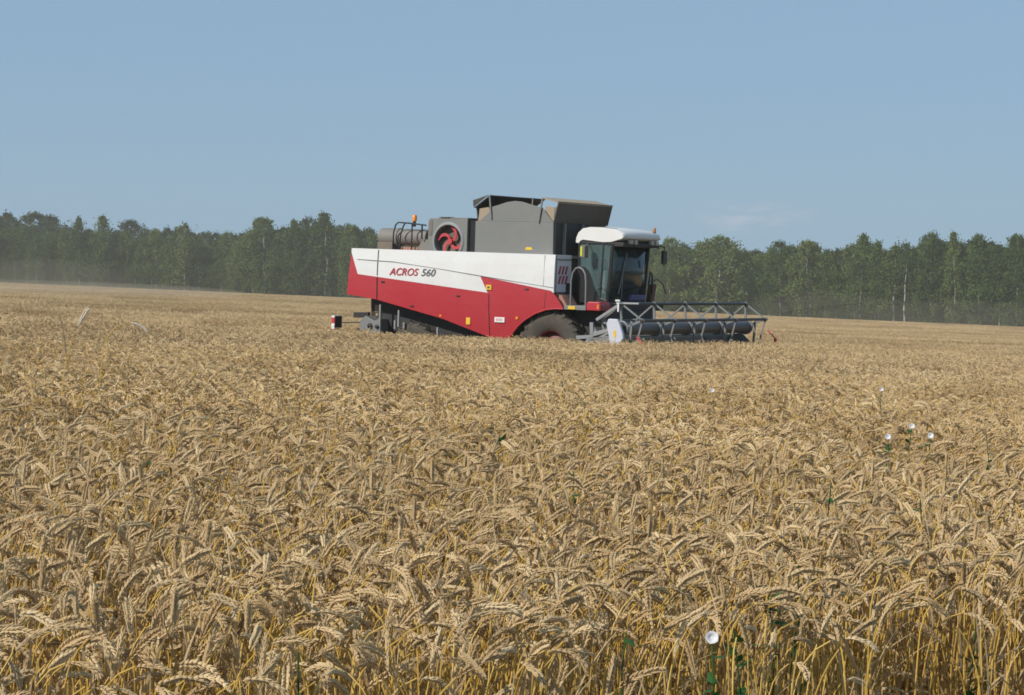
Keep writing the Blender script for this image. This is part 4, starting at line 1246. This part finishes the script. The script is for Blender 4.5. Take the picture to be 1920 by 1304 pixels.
for y in SPY:
    b = MB()
    for k, a in enumerate(BA):
        p0 = Vector((RXc + .14 * math.cos(a), y, RZc + .14 * math.sin(a))); p1 = Vector((RXc + RR * math.cos(a), y, RZc + RR * math.sin(a)))
        if k == 2: p0 = Vector((RXc + .26, y, RZc + .18)); p1 = Vector((RXc + .22, y, RZc - .48))
        if k != 3: b.bar(p0, p1, .03, .052)
        p1 = Vector((RXc + RR * math.cos(a), y, RZc + RR * math.sin(a)))
        a2 = BA[(k + 1) % 5]; p2 = Vector((RXc + RR * math.cos(a2), y + .02, RZc + RR * math.sin(a2)))
        b.bar(p1 + Vector((0, .02, 0)), p2, .02, .038)
        b.revolve([(0, y - .03), (.052, y - .03), (.052, y + .03), (0, y + .03)], p1.x, p1.z, 10)
    b.revolve([(.152, y - .025), (.19, y - .025), (.19, y + .025), (.152, y + .025)], RXc, RZc, 24)
    b.build('reel_spider', M['tube_grey'], header)
for y in (-3.40, 2.95):
    b = MB(); b.bar((2.32, y, 1.30), (3.05, y, 1.51), .06, .09); b.bar((2.32, y, 1.28), (2.30, y, 1.58), .06, .09); b.bar((2.42, y, 1.64), (3.0, y, 2.0), .045, .07) if y < 0 else None
    b.bar((2.45, y, 1.20), (2.80, y, 1.39), .04, .05)
    b.build('reel_arm', M['light_grey'], header, .006)
b = MB(); b.bar((2.95, -3.43, 2.045), (3.30, -3.05, 2.045), .03, .035); b.bar((3.0, -3.43, 2.05), (3.0, -3.43, 1.85), .03, .035); b.bar((2.92, -3.43, 2.10), (3.02, -3.40, 2.10), .04, .04)
b.build('hydraulic_pipe', M['sign_white'], header)  # white colour stands in for the sun glint on these tubes
b = MB()     # drive shield on the near end
sh = [(2.84, 1.68), (3.07, 1.68), (3.13, 1.58), (3.22, 1.36), (3.24, 1.25), (3.14, 1.10), (2.90, 1.10), (2.86, 1.30), (2.80, 1.52), (2.80, 1.58)]
b.prism([(x - .02, z + .005) for x, z in sh], -3.56, -3.46)
b.build('drive_shield', M['lilac'], header, .02)
MB().prism([(2.97, 1.30), (2.965, 1.42), (3.0, 1.44), (3.03, 1.42), (3.04, 1.30), (3.01, 1.26)], -3.568, -3.555).build('sticker', M['yellow'], header)
b = MB()     # drive linkage on the near rear of the header
b.bar((1.85, -3.3, 1.22), (2.75, -3.3, 1.30), .06, .08); b.bar((1.95, -2.7, 1.0), (2.7, -3.2, 1.05), .06, .07); b.bar((2.1, -3.0, 1.45), (2.4, -3.25, 1.25), .05, .06)
b.bar((1.55, -2.5, 1.05), (2.3, -3.0, 1.30), .06, .07); b.bar((2.0, -3.1, .85), (2.7, -3.3, .92), .05, .06)
b.tube([(1.75, -2.9, 1.0), (1.75, -2.75, 1.0)], .12, 14); b.tube([(2.28, -3.34, 1.12), (2.28, -3.22, 1.12)], .16, 16)
b.build('drive_linkage', M['light_grey'], header)
b = MB()
b.box(1.9, 2.36, -3.2, -1.0, .55, 1.12)
b.build('drive_guard', M['dark'], header, .02)
b = MB()     # crop dividers
b.prism([(3.44, 1.30), (3.48, 1.31), (3.74, 1.02), (3.70, 1.0)], -3.38, -3.35)
b.build('crop_divider', M['sign_red'], header, .005)
b = MB(); b.bar((3.62, 2.84, 1.40), (3.84, 2.86, 1.20), .025, .03); b.bar((3.83, 2.86, 1.22), (3.85, 2.86, 1.12), .06, .06)
b.build('crop_divider', M['sign_red'], header, .01)
b = MB()
for y, x0 in ((-1.2, 2.41), (.3, 2.41), (1.9, 2.41)): b.box(x0, x0 + .05, y - .05, y + .05, .4, 1.2)
b.build('frame_rib', M['tube_grey'], header)

# ------------------------------------------------------------------ dust and haze
def vol_mat(name, density, col, aniso=0.2):
    m = bpy.data.materials.new(name); m.use_nodes = True; t = m.node_tree
    t.nodes.remove(t.nodes['Principled BSDF'])
    v = t.nodes.new('ShaderNodeVolumePrincipled')
    v.inputs['Color'].default_value = (*col, 1); v.inputs['Density'].default_value = density; v.inputs['Anisotropy'].default_value = aniso
    t.links.new(v.outputs[0], t.nodes['Material Output'].inputs['Volume'])
    return m
def dust(name, blobs, density, label):
    bm = bmesh.new()
    for (px, d, h, rx, ry, rz) in blobs:
        x = (px - 960) / 4200 * d
        bmesh.ops.create_icosphere(bm, subdivisions=3, radius=1, matrix=Matrix.Translation((x, d, float(gz(x, d)) + h)) @ Matrix.Diagonal((rx, ry, rz, 1)))
    me = bpy.data.meshes.new(name); bm.to_mesh(me); bm.free()
    me.materials.append(vol_mat(name, density, (.86, .72, .56)))
    o = link_mesh(name, me); tag(o, label, 'dust', kind='stuff')
    return o
dust('dust_cloud', [(20, 200, .95, 19, 85, .85)], .0042, 'low tan veil of harvest dust lying over the wheat at the far left')
dust('dust_cloud', [(75, 560, .5, 24, 30, 7)], .0026, 'puff of pale dust at the foot of the trees at the far left')
dust('dust_cloud', [(1760, 410, .5, 34, 30, 5), (1540, 438, .5, 18, 24, 6)], .0024, 'pale dust hanging at the foot of the trees at the right')
b = MB().box(-420, 420, -12, 760, -32, 42)
hz = b.build('haze', vol_mat('summer_haze', .00030, (1.0, .94, .84)))
tag(hz, 'thin summer haze over the whole field', 'haze', kind='stuff')
